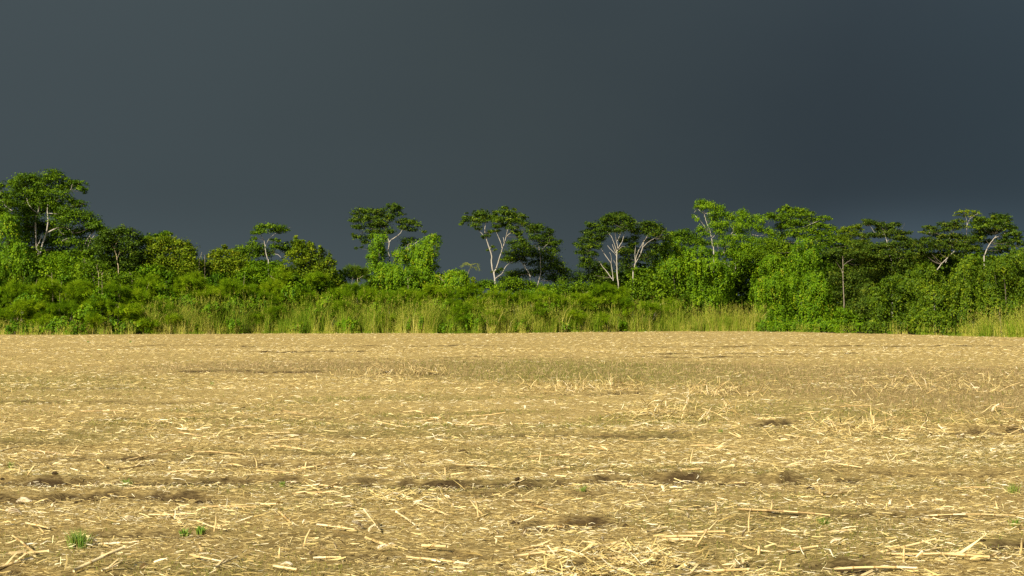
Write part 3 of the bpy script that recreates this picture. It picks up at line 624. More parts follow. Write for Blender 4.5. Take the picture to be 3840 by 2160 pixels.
  [([(3505,1050),(3524,998),(3538,982),(3552,968),(3564,955),(3577,944),(3600,920)], 7, 4), ([(3545,985),(3552,970),(3562,956)], 4, 2), ([(3580,940),(3560,890),(3568,868),(3572,856)], 4, 2), ([(3568,868),(3580,858),(3590,853)], 3, 2), ([(3590,930),(3586,890),(3592,874)], 3, 2), ([(3606,948),(3618,955),(3625,962)], 3.5, 2), ([(3560,890),(3510,876),(3470,872)], 4, 2)],
  [(3472,850,16,5),(3490,856,24,6),(3465,868,16,5),(3500,870,36,7),(3540,842,28,8),(3565,842,26,8),(3590,830,20,8),(3545,858,36,8),(3590,850,26,10),(3480,895,28,8),(3530,885,34,8),(3565,884,44,10),(3610,890,40,10),(3650,900,36,11),(3500,905,34,10),(3545,906,44,11),(3600,912,44,12),(3460,912,30,14),(3505,925,40,13),(3560,928,46,13),(3615,930,44,14),(3655,928,34,14),(3470,935,30,14),(3560,955,40,12,0.8),(3620,960,40,16,0.6),(3490,960,40,18,0.9),(3445,925,24,12),(3450,950,24,14)], dict(leaf='leaf_brownish', cover=3.1, var=0.46, size=0.124)),
 ('airy_tree', 'thin pale see through tree top above the right hand canopy', 10,
  [([(3618,940),(3624,880),(3627,845),(3636,822),(3644,806)], 5, 2), ([(3627,845),(3624,820),(3612,800)], 3, 1.5), ([(3636,822),(3652,810),(3668,800)], 2.5, 1.5), ([(3622,890),(3606,870)], 3, 1.5)],
  [(3600,796,18,6),(3620,792,26,6),(3645,794,24,6),(3668,800,16,5),(3590,806,14,5),(3630,806,30,6),(3655,812,18,5),(3626,850,10,14),(3610,830,12,6)], dict(leaf='leaf_yellow', cover=1.3, var=0.5, size=0.096)),
 ('broadleaf_tree', 'domed dark tree at the right edge with a curved white trunk', 6,
  [([(3690,985),(3694,955),(3699,938),(3708,920),(3720,904),(3728,894),(3740,888),(3754,882),(3775,872)], 7, 3), ([(3729,893),(3736,880),(3742,864),(3746,852)], 4, 2), ([(3742,888),(3748,876),(3758,866)], 3, 1.5), ([(3730,880),(3736,868),(3740,858)], 2.5, 1.5)],
  [(3672,822,28,10),(3655,832,22,10),(3690,830,24,10),(3732,810,24,8),(3750,814,26,9),(3765,812,22,9),(3720,824,26,10),(3775,828,26,11),(3745,832,36,11),(3700,846,36,12),(3670,850,30,11),(3790,850,26,12),(3760,852,36,11),(3800,872,26,12),(3720,866,40,12,0.7),(3680,872,36,12,0.8),(3780,880,32,12),(3815,892,24,12),(3665,890,30,12,0.8),(3795,905,32,12),(3825,912,18,10),(3760,905,36,12,0.8),(3770,925,36,10),(3745,940,36,12,1.2),(3700,905,20,10,1.6)], dict(leaf='leaf_dark', cover=3.1, var=0.45, size=0.124)),
]
for (nm, lab, doff, limbs, lumps, opt) in TREES:
    tree(nm, lab, 'tree', doff, limbs, lumps, **opt)

# ------------------------------------------------------------------ vine towers, bushes and shrubs of the hedge
SHRUBS = [
 ('vine_covered_tree', 'leafy green vines smothering a stump at the left picture edge', 'vine', 6, [(28,815,28,16),(40,840,34,26),(20,870,36,30),(60,875,24,20)], 'vine', 'vine', {}),
 ('vine_mound', 'tall vine mound below the crown at the left picture edge', 'vine', 5, [(20,920,50,34),(75,930,44,34),(30,970,60,40),(95,975,44,36),(50,1020,70,40),(110,1020,44,34)], 'vine', 'vine', {'var':0.42}),
 ('leafy_bush', 'bright leafy bush at the foot of the tall forked trunk', 'bush', 6, [(190,975,46,22),(225,962,34,16),(250,985,50,24),(160,1000,50,28),(220,1020,70,34),(290,1015,46,28)], 'leaf_bright', 'leaf', dict(size=0.148, cover=3.2)),
 ('leafy_bush', 'tangled bush under the dark dense tree in the left hedge', 'bush', 5, [(340,1000,50,24),(385,1020,44,26),(330,1050,70,36),(420,1050,50,30),(470,1045,50,26)], 'leaf_mid', 'leaf', dict(size=0.148, cover=3.2, var=0.55)),
 ('round_bush', 'large domed yellow green bush topping the left hedge', 'bush', 7, [(560,915,36,18),(600,905,44,16),(640,904,40,14),(675,912,34,16),(705,928,32,20),(725,948,20,16),(575,945,48,24),(630,935,54,24),(685,950,48,26),(540,980,40,30),(600,985,60,32),(665,990,60,32),(720,985,36,28)], 'leaf_yellow', 'leaf', dict(size=0.156, cover=3.4, var=0.42)),
 ('leafy_bush', 'yellow green bush rising left of the small flat topped tree', 'bush', 6, [(838,928,5,12),(848,924,5,13),(820,938,6,11),(802,948,6,11),(872,938,6,10),(800,960,26,14),(825,948,30,14),(845,938,20,11),(870,950,28,14),(810,985,40,22),(860,980,46,24),(905,975,36,20),(835,1015,56,28),(900,1010,46,26),(775,1000,30,22)], 'leaf_yellow', 'leaf', dict(size=0.148, cover=3.3, var=0.45)),
 ('leafy_bush', 'green bush below the small flat topped tree', 'bush', 4, [(960,1000,44,20),(1020,1005,40,22),(940,1035,56,28),(1010,1045,56,30)], 'leaf_bright', 'leaf', dict(size=0.139, cover=3.2)),
 ('shoot_bush', 'tall yellowish bush with upright leafy shoots sloping down right, left of vine tower', 'bush', 5, [(1112,893,6,15),(1106,900,6,12),(1163,914,6,15),(1172,920,5,12),(1203,930,6,15),(1234,954,5,12),(1137,912,6,14),(1150,924,5,12),(1252,985,7,10),(1112,905,16,12),(1118,918,20,11),(1100,912,12,10),(1135,925,30,13),(1160,918,14,9),(1168,930,22,12),(1203,942,16,12),(1195,955,28,14),(1234,965,14,9),(1225,978,26,15),(1120,945,40,18),(1160,955,40,18),(1110,975,44,24),(1165,985,50,26),(1215,1000,42,24),(1245,1015,26,20),(1105,1020,46,28),(1165,1030,56,30),(1225,1045,46,28),(1255,1055,26,22),(1120,1070,54,28),(1190,1085,60,30),(1245,1090,36,24)], 'leaf_yellow', 'leaf', dict(size=0.164, cover=3.3, var=0.36)),
 ('vine_tower', 'column of bright vines hanging from the tree left of centre', 'vine', 7, [(1400,884,18,9),(1430,886,28,12),(1424,905,30,16),(1415,930,32,22),(1430,950,26,24),(1395,955,18,24),(1405,985,30,30),(1430,1005,34,32),(1470,1000,26,24)], 'vine', 'vine', {'var':0.46}),
 ('vine_mound', 'vines spilling over a slanting limb right of the bright vine column', 'vine', 7, [(1622,885,22,10),(1635,895,16,12),(1605,903,34,16),(1575,920,36,18),(1625,920,24,18),(1545,940,36,20),(1595,945,44,22),(1620,958,22,20),(1500,945,28,22),(1520,970,46,26),(1580,980,46,26),(1610,1000,34,26)], 'vine', 'vine', {'var':0.55}),
 ('vine_mound', 'broad vine clad base joining the vine column and slanting limb', 'vine', 5, [(1450,1030,54,36),(1520,1025,56,34),(1580,1030,54,32),(1490,1065,70,34),(1570,1065,60,30),(1630,1045,36,26)], 'vine', 'vine', {'var':0.5}),
 ('round_shrub', 'round dark green shrub against the sky left of the vine column', 'shrub', 7, [(1335,1012,32,16),(1310,1024,30,16),(1365,1025,30,18),(1335,1040,46,22)], 'vine_dark', 'feather', dict(cover=3.4, var=0.3)),
 ('vine_bush', 'bright vine bush at the foot of the leaning bare cane', 'bush', 4, [(1700,1024,34,14),(1730,1020,24,12),(1675,1042,30,18),(1720,1044,40,20),(1755,1050,24,18),(1700,1070,56,24)], 'vine', 'vine', {'var':0.62}),
 ('leafy_bush', 'low dark leafy bush at the foot of the white umbrella tree', 'bush', 5.0, [(1822,1062,34,12),(1795,1072,30,14),(1850,1076,40,16)], 'leaf_bright', 'leaf', dict(size=0.131, cover=3.2, var=0.4)),
 ('leafy_bush', 'leafy bush under the two short white stems', 'bush', 5, [(1905,1052,36,14),(1940,1060,36,16),(1975,1072,36,16),(1925,1080,50,20),(2005,1080,34,16),(1890,1070,34,18)], 'leaf_mid', 'leaf', dict(size=0.139, cover=3.4, var=0.5)),
 ('leafy_bush', 'leafy bush in the dip between the two groups of white stems', 'bush', 5, [(2060,1080,46,18),(2110,1078,36,20),(2140,1085,34,20),(2170,1070,36,18),(2090,1105,60,22),(2200,1085,44,22)], 'leaf_mid', 'leaf', dict(size=0.139, cover=3.3, var=0.5)),
 ('broad_leaved_shrub', 'deep green broad leaved shrub in front of the smaller forked stem', 'shrub', 4, [(2396,1012,22,12),(2420,1022,24,14),(2390,1036,34,18),(2435,1036,32,18),(2465,1042,30,18),(2375,1062,36,18),(2420,1066,40,20),(2465,1068,40,22),(2500,1065,34,24),(2360,1092,44,20),(2415,1096,46,22),(2470,1100,46,24),(2530,1100,44,26),(2385,1125,50,22),(2450,1130,56,24),(2520,1135,54,26)], 'leaf_mid', 'leaf', dict(size=0.172, cover=3.3, var=0.52)),
 ('vine_mound', 'huge rounded green vine mound right of the forked white stem', 'vine', 6, [(2520,910,34,13),(2490,925,36,16),(2545,928,32,16),(2468,950,34,18),(2510,955,44,22),(2560,950,36,20),(2475,985,40,26),(2525,995,50,30),(2565,985,40,28),(2545,1035,46,32)], 'vine', 'vine', {'var':0.52}),
 ('vine_mound', 'vine mound with yellowish leaves below the twisting white limbs', 'vine', 5, [(2625,935,40,16),(2590,950,34,18),(2665,950,36,18),(2610,980,46,26),(2665,985,44,26),(2700,1000,34,26),(2600,1025,46,30),(2655,1030,50,30),(2710,1040,36,30),(2620,1075,54,34),(2680,1080,50,34),(2722,1085,30,30),(2590,1110,50,30),(2650,1125,56,32),(2705,1130,36,28)], 'leaf_bright', 'vine', {'var':0.42, 'size':0.135}),
 ('vine_tower', 'tall vine tower, left of the two at right centre', 'vine', 4.5, [(2905,968,36,16),(2875,985,30,18),(2935,985,34,20),(2885,1010,40,26),(2930,1020,44,30),(2860,1050,40,30),(2905,1060,52,36),(2950,1065,36,34),(2850,1095,44,34),(2905,1110,54,36),(2950,1115,36,34),(2860,1145,40,30),(2915,1160,54,36),(2880,1195,44,30),(2940,1200,46,32)], 'vine', 'vine', {'var':0.5}),
 ('vine_tower', 'tallest vine tower beside the dark hollow, sunlit right rim', 'vine', 4, [(2985,960,26,26),(2980,1000,26,28),(2975,1040,24,28),(3010,904,30,14),(3035,920,30,18),(2995,930,30,20),(3040,950,34,24),(3000,965,38,26),(3050,985,30,28),(3010,1010,44,32),(3055,1030,38,32),(3030,1060,50,36),(3080,1075,38,34),(3010,1105,46,36),(3065,1115,52,38),(3105,1115,32,36),(3040,1160,54,36),(3100,1160,36,34),(3020,1200,44,30),(3075,1205,44,30)], 'vine', 'vine', {'var':0.44}),
 ('leafy_bush', 'small bush at the field edge below the slender grey trunk', 'bush', 1.5, [(3160,1170,30,16),(3185,1180,36,22),(3215,1185,26,20),(3170,1205,46,26),(3215,1215,34,22),(3140,1215,30,22)], 'leaf_bright', 'vine', {'var':0.42, 'cover':3.6}),
 ('vine_mound', 'ragged vine mound right of the dark hollow', 'vine', 2.5, [(3320,1062,28,16),(3295,1085,30,20),(3340,1085,34,22),(3378,1078,30,20),(3290,1115,36,26),(3345,1115,40,28),(3390,1105,32,26),(3300,1150,40,28),(3355,1155,44,30),(3395,1150,30,28),(3300,1190,40,26),(3360,1195,46,28),(3430,1015,34,24,1),(3440,1055,36,28),(3405,1050,40,24),(3360,1040,30,18,1)], 'vine_dark', 'vine', {'var':0.42, 'cover':3.2}),
 ('vine_mound', 'dull leafy mound beside the slender trunk in the hollow', 'vine', 4, [(3255,1062,24,14),(3245,1085,32,20),(3270,1110,34,24),(3235,1130,40,26),(3250,1165,40,26)], 'leaf_brownish', 'vine', {'var':0.45, 'cover':3.4}),
 ('vine_mound', 'vine curtain with a slanting leafy crest below the leaning pale trunk', 'vine', 3, [(3475,1000,28,14),(3495,1015,30,16),(3510,1040,34,20),(3480,1045,34,24),(3530,1065,36,22),(3490,1080,44,28),(3550,1090,40,24),(3510,1115,50,30),(3560,1130,46,30),(3470,1120,36,30)], 'vine_dark', 'vine', {'var':0.50, 'cover':3.4}),
 ('vine_mound', 'tall draped vines in the middle of the right hand mass', 'vine', 4, [(3640,975,36,20),(3615,1000,40,24),(3655,1005,40,26),(3600,1035,44,30),(3650,1045,46,32),(3610,1080,50,34),(3660,1090,46,34),(3620,1130,54,34),(3670,1140,46,34),(3600,1170,50,30)], 'vine_dark', 'vine', {'var':0.50}),
 ('vine_mound', 'vine wall at the right picture edge above the straw grass', 'vine', 4, [(3815,935,30,14),(3770,960,34,16),(3820,965,34,22),(3725,985,34,18),(3760,995,44,26),(3815,1005,46,30),(3715,1025,40,28),(3770,1045,50,34),(3830,1050,44,34),(3720,1075,44,32),(3785,1095,56,36),(3850,1100,46,36),(3725,1125,50,32),(3800,1145,60,34)], 'vine_dark', 'vine', {'var':0.48}),
 ('leafy_bush', 'leafy clump at the field edge between the vine mounds at right', 'bush', 1.5, [(3480,1165,36,24),(3450,1190,36,26),(3510,1185,44,28),(3555,1200,40,26),(3470,1225,46,24),(3540,1230,46,22),(3590,1220,30,24)], 'vine_dark', 'vine', {'var':0.5, 'cover':3.4}),
 ('leafy_bush', 'dark low scrub between ragged vine mound and field edge', 'bush', 1.6, [(3275,1215,36,20),(3325,1222,40,20),(3380,1222,40,22),(3420,1205,34,28),(3430,1160,30,34)], 'vine_dark', 'vine', {'var':0.4, 'cover':3.2}),
 ('leafy_bush', 'low vine skirt at the field edge under the two vine towers', 'bush', 1.2, [(2870,1215,40,22),(2920,1222,40,20),(2975,1220,44,22),(3030,1222,44,20),(3085,1222,44,22),(3120,1220,26,20)], 'vine', 'vine', {'var':0.42, 'cover':3.2}),
]
for (nm, lab, cat, doff, lumps, leaf, style, opt) in SHRUBS:
    o = dict(opt)
    shrub(nm, lab, cat, doff, lumps, leaf, style, o.pop('size', 0.115), o.pop('cover', 3.6), None, o.pop('var', 0.5), 3)

# dark undergrowth deeper in the wood, closing the view between the trunks
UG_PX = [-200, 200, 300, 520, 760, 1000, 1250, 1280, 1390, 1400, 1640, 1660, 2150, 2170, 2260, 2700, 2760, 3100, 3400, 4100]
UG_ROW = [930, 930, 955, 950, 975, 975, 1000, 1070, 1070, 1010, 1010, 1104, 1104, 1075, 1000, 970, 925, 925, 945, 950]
def undergrowth():
    k = 0
    for px in range(-120, 4020, 100):
        base = float(np.interp(px, UG_PX, UG_ROW))
        d = RNG.uniform(9, 12)
        if 3100 < px < 3340: d = 10.5
        lumps = [(px + RNG.uniform(-25, 25), base + 34 + 44 * q + RNG.uniform(-8, 8), 62, 36, 0.8 * (q % 2)) for q in range(int((1190 - base) / 44) + 1)]
        shrub('undergrowth_shrub', 'dark leafy undergrowth shrub deep inside the wood behind the hedge', 'shrub', d, lumps, 'leaf_brownish' if 3100 < px < 3340 else ('leaf_mid' if k % 3 else 'vine_dark'), 'leaf', 0.34, 2.3, 'undergrowth inside the wood', 0.35, 0)  # darker leaf colour across the right-hand hollow stands in for its shade
        k += 1
undergrowth()
def deep_wood():
    s = Soup(); lw = []
    for px in range(-200, 4060, 58):
        base = float(np.interp(px, UG_PX, UG_ROW)) + 30
        d = float(edge(px)) + 17 + RNG.uniform(-1, 1)
        for row in np.arange(base + 10, 1190, 30):
            c = at(px + RNG.uniform(-20, 20), row, d + RNG.uniform(-1, 1)); k = d / F_PX
            lw.append((c, np.array([46 * k, 1.0, 26 * k])))
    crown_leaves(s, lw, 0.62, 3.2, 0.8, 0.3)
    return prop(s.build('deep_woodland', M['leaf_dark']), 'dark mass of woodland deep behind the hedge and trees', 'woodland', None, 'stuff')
deep_wood()

# feathery shrubs puffing out of the hedge behind the grass
FEATHER = [(60,1085,70,40,2.5),(170,1075,64,38,3),(300,1085,70,42,3),(110,1150,80,34,1.2),(235,1150,74,34,1.4),(370,1140,70,36,2),(440,1085,64,36,3),(520,1110,60,34,2.2),(560,1060,56,34,3.4),(480,1165,64,28,1.2),(600,1150,60,30,1.5),
 (690,1065,60,34,3.5),(720,1040,44,24,4.2),(640,1195,60,26,0.9),(770,1090,64,36,2.8),(860,1075,64,36,3.2),(940,1090,60,34,2.8),(1020,1080,60,38,3),(1060,1030,44,26,4.2),(1150,1110,60,34,2.8),(1190,1040,44,24,3.8),(960,1190,40,22,0.8),(1040,1165,50,30,1.4),
 (1270,1105,54,30,3),(1330,1085,56,28,3.4),(1290,1150,54,28,1.6),(1380,1110,60,32,2.8),(1440,1120,56,32,2.6),(1530,1105,60,30,3),(1620,1095,60,30,3),(1700,1105,60,30,2.8),(1600,1160,48,28,1.4),(1450,1195,44,26,0.9),(1760,1085,54,26,3.4),(1790,1140,56,32,2),
 (1850,1108,50,22,3),(1730,1160,60,34,1.4),(1900,1112,52,24,2.8),(1960,1112,54,24,2.8),(2030,1105,54,26,3),(2100,1130,54,24,2.4),(2180,1120,54,28,2.6),(2260,1085,54,30,3),(2290,1120,46,26,2.4),(2330,1095,34,22,3.2),(2150,1180,44,22,1),(2240,1190,46,24,1),(2420,1150,56,22,1.6),(2500,1140,56,22,1.6),(2340,1145,50,24,1.6),(20,1180,60,26,1),(160,1195,56,24,0.8),(350,1195,60,24,0.9),(540,1215,60,22,0.6),(1861,1132,46,26,2.0),(1985,1132,46,26,2.0),(2320,1125,44,26,2.0),(2010,1165,40,24,1.2),(1840,1185,44,24,1.0),(140,1120,50,30,2.0),(1000,1120,44,28,2.2)]
MARKS = [(150, 'below the tallest left tree'), (440, 'below the dark dense tree'), (640, 'below the large domed bush'), (850, 'left of the small flat topped tree'), (1010, 'below the small flat topped tree'), (1180, 'below the shoot bush'), (1340, 'left of the vine column'), (1480, 'below the vine column'), (1610, 'below the slanting vine limb'), (1740, 'below the leaning bare cane'), (1870, 'at the foot of the white umbrella tree'), (2010, 'below the two short white stems'), (2140, 'in the dip right of centre'), (2300, 'below the many stemmed tree'), (2460, 'before the broad leaved shrub')]
ORD = ['topmost', 'second from top', 'third from top', 'fourth from top', 'fifth from top', 'sixth from top', 'seventh from top', 'eighth from top']
def hedge_labels(items, what):
    near = [min(MARKS, key=lambda m: abs(m[0] - it[0]))[1] for it in items]
    out = [None] * len(items)
    for m in set(near):
        ids = sorted([i for i in range(len(items)) if near[i] == m], key=lambda i: items[i][1])
        for r, i in enumerate(ids):
            pos = 'only one' if len(ids) == 1 else ('lowest' if r == len(ids) - 1 else ORD[r])
            out[i] = f'{what} {m}, {pos}'
    return out
FL = hedge_labels(FEATHER, 'soft feathery green shrub')
for lab, (px, row, rx, ry, doff) in zip(FL, FEATHER):
    l = [(px, row, rx * 0.62, ry * 0.72), (px - rx * 0.5, row + ry * 0.35, rx * 0.5, ry * 0.55), (px + rx * 0.5, row + ry * 0.3, rx * 0.5, ry * 0.6), (px + RNG.uniform(-0.3, 0.3) * rx, row - ry * 0.35, rx * 0.42, ry * 0.42), (px, row + ry * 1.1, rx * 0.7, ry * 0.6)]
    shrub('feathery_shrub', lab, 'shrub', doff * 0.8, l, 'feather', 'feather', 0.4, 2.4, 'feathery shrubs along the hedge', float(RNG.uniform(0.15, 0.75)), 0)
BUSHES = [(-10,1060,50,34,5),(60,1040,50,30,5.5),(140,1050,54,32,5),(250,1060,50,30,4.6),(330,1065,50,32,4.6),(400,1040,46,30,5.2),(500,1050,52,34,5),(560,1015,44,30,5.6),(610,1035,54,34,5.2),(690,1030,54,34,5.2),(750,1050,44,32,5),(810,1050,50,34,4.8),(910,1050,50,32,4.6),(985,1050,46,32,4.6),(1090,1050,46,34,4.4),(1160,1060,54,36,4.2),(1240,1085,40,30,4.6),(1290,1080,36,24,4.8),(1400,1070,46,30,5.2),(1480,1085,50,28,4.4),(1560,1085,50,26,4.4),(1650,1078,44,24,4.6),(1760,1090,40,20,4.6),(2060,1095,46,22,4.4),(2210,1110,46,24,4.2),(2300,1095,44,28,4.2)]
for k, (lab, (px, row, rx, ry, doff)) in enumerate(zip(hedge_labels(BUSHES, 'rounded leafy green bush'), BUSHES)):
    l = [(px, row, rx * 0.7, ry * 0.8), (px - rx * 0.55, row + ry * 0.5, rx * 0.6, ry * 0.75), (px + rx * 0.55, row + ry * 0.45, rx * 0.6, ry * 0.75), (px + RNG.uniform(-.3, .3) * rx, row - ry * 0.45, rx * 0.45, ry * 0.5), (px, row + ry * 1.3, rx * 0.8, ry * 0.8)]
    shrub('leafy_bush', lab, 'bush', doff, l, ['leaf_bright', 'leaf_yellow', 'leaf_mid', 'vine'][k % 4], 'leaf', 0.165, 2.9, 'leafy bushes along the hedge', float(RNG.uniform(0.2, 0.6)), 0)
# leafy creepers among them
CREEP = [(120,1110,50,30,2.0),(380,1100,40,26,2.2),(620,1110,44,28,2.2),(880,1130,44,28,1.8),(1100,1075,44,30,2.6),(1240,1120,40,28,2.2),(1650,1130,40,24,1.8),(1770,1190,44,24,0.8),(230,1205,56,26,0.7),(60,1215,50,22,0.7),(430,1210,50,24,0.8),(330,1160,46,28,1.2),(1560,1195,40,26,0.8),(960,1130,50,30,1.6),(700,1120,46,28,2.0),(2060,1150,40,22,1.4),(2000,1095,40,20,2.8),(140,1222,50,22,.9),(300,1220,46,22,.9),(520,1200,46,24,1.0),(700,1215,40,22,.9),(860,1200,46,26,1.0),(1095,1215,46,26,.9),(1300,1205,44,24,.9),(1660,1215,44,22,.8),(1950,1210,36,20,.9),(2110,1215,40,20,.8),(2310,1205,36,20,.9),(1420,1150,40,26,1.6),(1180,1165,44,26,1.4),(790,1150,44,26,1.4)]
for lab, (px, row, rx, ry, doff) in zip(hedge_labels(CREEP, 'small leafy creeper clump'), CREEP):
    l = [(px, row, rx * 0.7, ry * 0.8), (px - rx * 0.5, row + ry * 0.5, rx * 0.6, ry * 0.7), (px + rx * 0.5, row + ry * 0.4, rx * 0.6, ry * 0.7)]
    shrub('creeper_clump', lab, 'creeper', doff, l, 'vine', 'vine', 0.14, 3.4, 'creeper clumps in the hedge', float(RNG.uniform(0.35, 0.6)), 0)

# ------------------------------------------------------------------ tall grass at the field edge
def blades(soup, P, H, lean, Wd, var0, var1, bend=0.5):
    """curved ribbons: root, height, lean direction*amount"""
    n = len(P)
    a = RNG.uniform(0, 2 * math.pi, n)
    side = np.stack([np.cos(a), np.sin(a) * 0.5, np.zeros(n)], 1)
    side = unit(side) * Wd[:, None]
    up = np.array([0, 0, 1.0])
    m = P + up * (H * 0.55)[:, None] + lean * (H * 0.22)[:, None]
    t = P + up * (H * (1 - 0.25 * np.linalg.norm(lean, axis=1) * bend))[:, None] + lean * (H * 0.8)[:, None]
    V = np.stack([P - side * 0.4, P + side * 0.4, m - side * 0.5, m + side * 0.5, t], 1).reshape(-1, 3)
    b = np.arange(n)[:, None] * 5
    v = np.stack([var0, var0, (var0 + var1) / 2, (var0 + var1) / 2, var1], 1).ravel()
    soup.add(V, [b + np.array([[0, 1, 3, 2]]), b + np.array([[2, 3, 4]])], np.clip(v, 0, 1))

def plumes(soup, P, L, var):
    n = len(P); k = 9
    t = np.tile(np.linspace(0, 1, k), n); i = np.repeat(np.arange(n), k)
    a = RNG.uniform(0, 6.28, n * k)
    dirn = np.stack([np.cos(a) * 0.55, np.sin(a) * 0.55, RNG.uniform(0.2, 0.9, n * k)], 1)
    Q = P[i] + np.array([0, 0, 1.0]) * (t * L[i])[:, None]
    ln = (0.16 * (1 - 0.6 * t) * RNG.uniform(0.6, 1.3, n * k))[:, None]
    side = unit(np.cross(dirn, rand_dir(n * k))) * 0.012
    V = np.stack([Q - side, Q + side, Q + dirn * ln], 1).reshape(-1, 3)
    soup.add(V, [np.arange(n * k * 3).reshape(-1, 3)], np.repeat(np.clip(var[i] + RNG.normal(0, .08, n * k), 0, 1), 3))

def grass_belt(name, label, spans, count):
    """spans: (px0, px1, top row near, strawness, depth from, depth to)"""
    s = Soup(); tot = sum((b - a) for a, b, *_ in spans)
    for (a, b, top, straw, d0, d1) in spans:
        n = int(count * (b - a) / tot)
        # tussocks
        nt = max(3, n // 42)
        tp = RNG.uniform(a, b, nt); td = RNG.uniform(d0, d1, nt) ** 1.0
        k = RNG.integers(0, nt, n)
        d = edge(tp[k]) + td[k]
        x = (tp[k] - 1920) / F_PX * d + RNG.normal(0, 0.16, n)
        y = d + RNG.normal(0, 0.14, n)
        px = x / y * F_PX + 1920
        hh = (HORIZON - top) / F_PX * d + CAM_H
        tall = RNG.uniform(0.5, 1.15, nt) * (1 + 0.10 * vnoise(tp / 60.0, tp * 0, 4))
        H = np.clip(hh * tall[k] * RNG.beta(2.6, 1.6, n) * 1.12, 0.25, 4.2)
        P = np.stack([x, y, gh(x, y) - 0.02], 1)
        la = RNG.uniform(0, 6.28, nt)
        lean = np.stack([np.cos(la[k]), np.sin(la[k]), np.zeros(n)], 1) * 0.16 + np.stack([RNG.normal(0, .42, n), RNG.normal(0, .34, n), np.zeros(n)], 1)
        st = np.clip(straw - 0.16 + RNG.normal(0, 0.15, nt), 0.05, 0.95)[k]
        v1 = np.clip(st + RNG.normal(0, 0.16, n), 0, 1)
        v0 = np.clip(v1 + 0.16, 0, 1)
        blades(s, P, H, lean, RNG.uniform(0.008, 0.019, n), v0, v1)
        m = RNG.random(n) < 0.30
        if m.any():
            L = RNG.uniform(0.25, 0.6, m.sum())
            top_p = P[m] + np.array([0, 0, 1.0]) * (H[m] * 0.92)[:, None] + lean[m] * (H[m] * 0.35)[:, None]
            plumes(s, top_p, L, np.clip(0.62 + 0.3 * (v1[m] - 0.3), 0, 1))
    return prop(s.build(name, M['grass_tall']), label, 'grass', None, 'stuff')

grass_belt('tall_grass', 'tall straw and green grass along the far field edge, left and centre',
    [(560,760,1130,.62,.2,1.6),(640,1000,1105,.50,.4,2.4),(980,1160,1130,.42,.3,1.8),(1120,1420,1120,.47,.2,2.2),(1380,1640,1112,.52,.2,2.4),(1500,1620,1140,.72,.1,.9),(1600,1800,1140,.40,.2,1.8),(1780,2110,1118,.50,.2,2.6),(1840,2080,1150,.62,.1,1.0),(2080,2340,1128,.46,.2,2.4),(2300,2560,1135,.52,.2,2.0),(2500,2740,1150,.56,.2,1.8),(2700,2860,1148,.68,.2,1.6),(2760,2850,1145,.62,.2,1.4)], 25000)
grass_belt('tall_grass', 'tall golden green grass stand at the right end of the field edge', [(3610,3700,1190,.55,.2,1.6),(3680,3900,1160,.60,.2,2.2),(3780,3980,1155,.62,.2,2.4)], 2600)
grass_belt('dry_brush', 'brown dry grass and brush skirting the left hedge foot', [(-120,90,1215,.85,.0,.8),(90,560,1205,.72,.0,1.2),(560,800,1200,.86,.0,.9)], 2600)
grass_belt('short_grass', 'low fringe of green and dry grass where field meets hedge', [(-200,1500,1238,.62,-1.3,.6),(1500,2860,1232,.55,-1.2,.6),(2840,3700,1240,.40,-1.0,.5),(3600,4000,1250,.55,-.3,.3),(3330,3420,1225,.92,-.1,.4)], 4200)

# ------------------------------------------------------------------ bare stems standing in the hedge
def stem(label, pts, w, doff, mat='dead_stem', twigs=0, group=None, name='dead_stem'):
    d0 = float(edge(pts[0][0])) + doff
    P = [at(q[0], q[1], d0 + 0.1 * i) for i, q in enumerate(pts)]
    o = np.array((P[0][0], d0, 0.0))
    g = P[0].copy(); g[2] = 0.0; g[0] -= 0.15 * (P[1][0] - P[0][0])
    Q = smooth_path([g] + P, 4)
    s = Soup(); w = w * d0 / F_PX * 0.25; 
    tube(s, Q + RNG.normal(0, .008, Q.shape), np.linspace(w * 1.2, w * 0.5, len(Q)), 5, RNG.uniform(0.4, 0.8))
    for k in range(twigs):
        j = RNG.integers(len(Q) // 2, len(Q)); e = Q[j] + np.array([RNG.uniform(-.5, .5), RNG.uniform(-.2, .2), RNG.uniform(.05, .45)])
        tube(s, [Q[j], e], [w * 0.5, w * 0.25], 4, 0.6)
    t = prop(s.build(name, M[mat], None, o), label, 'stem', group); t.location = o
    return t
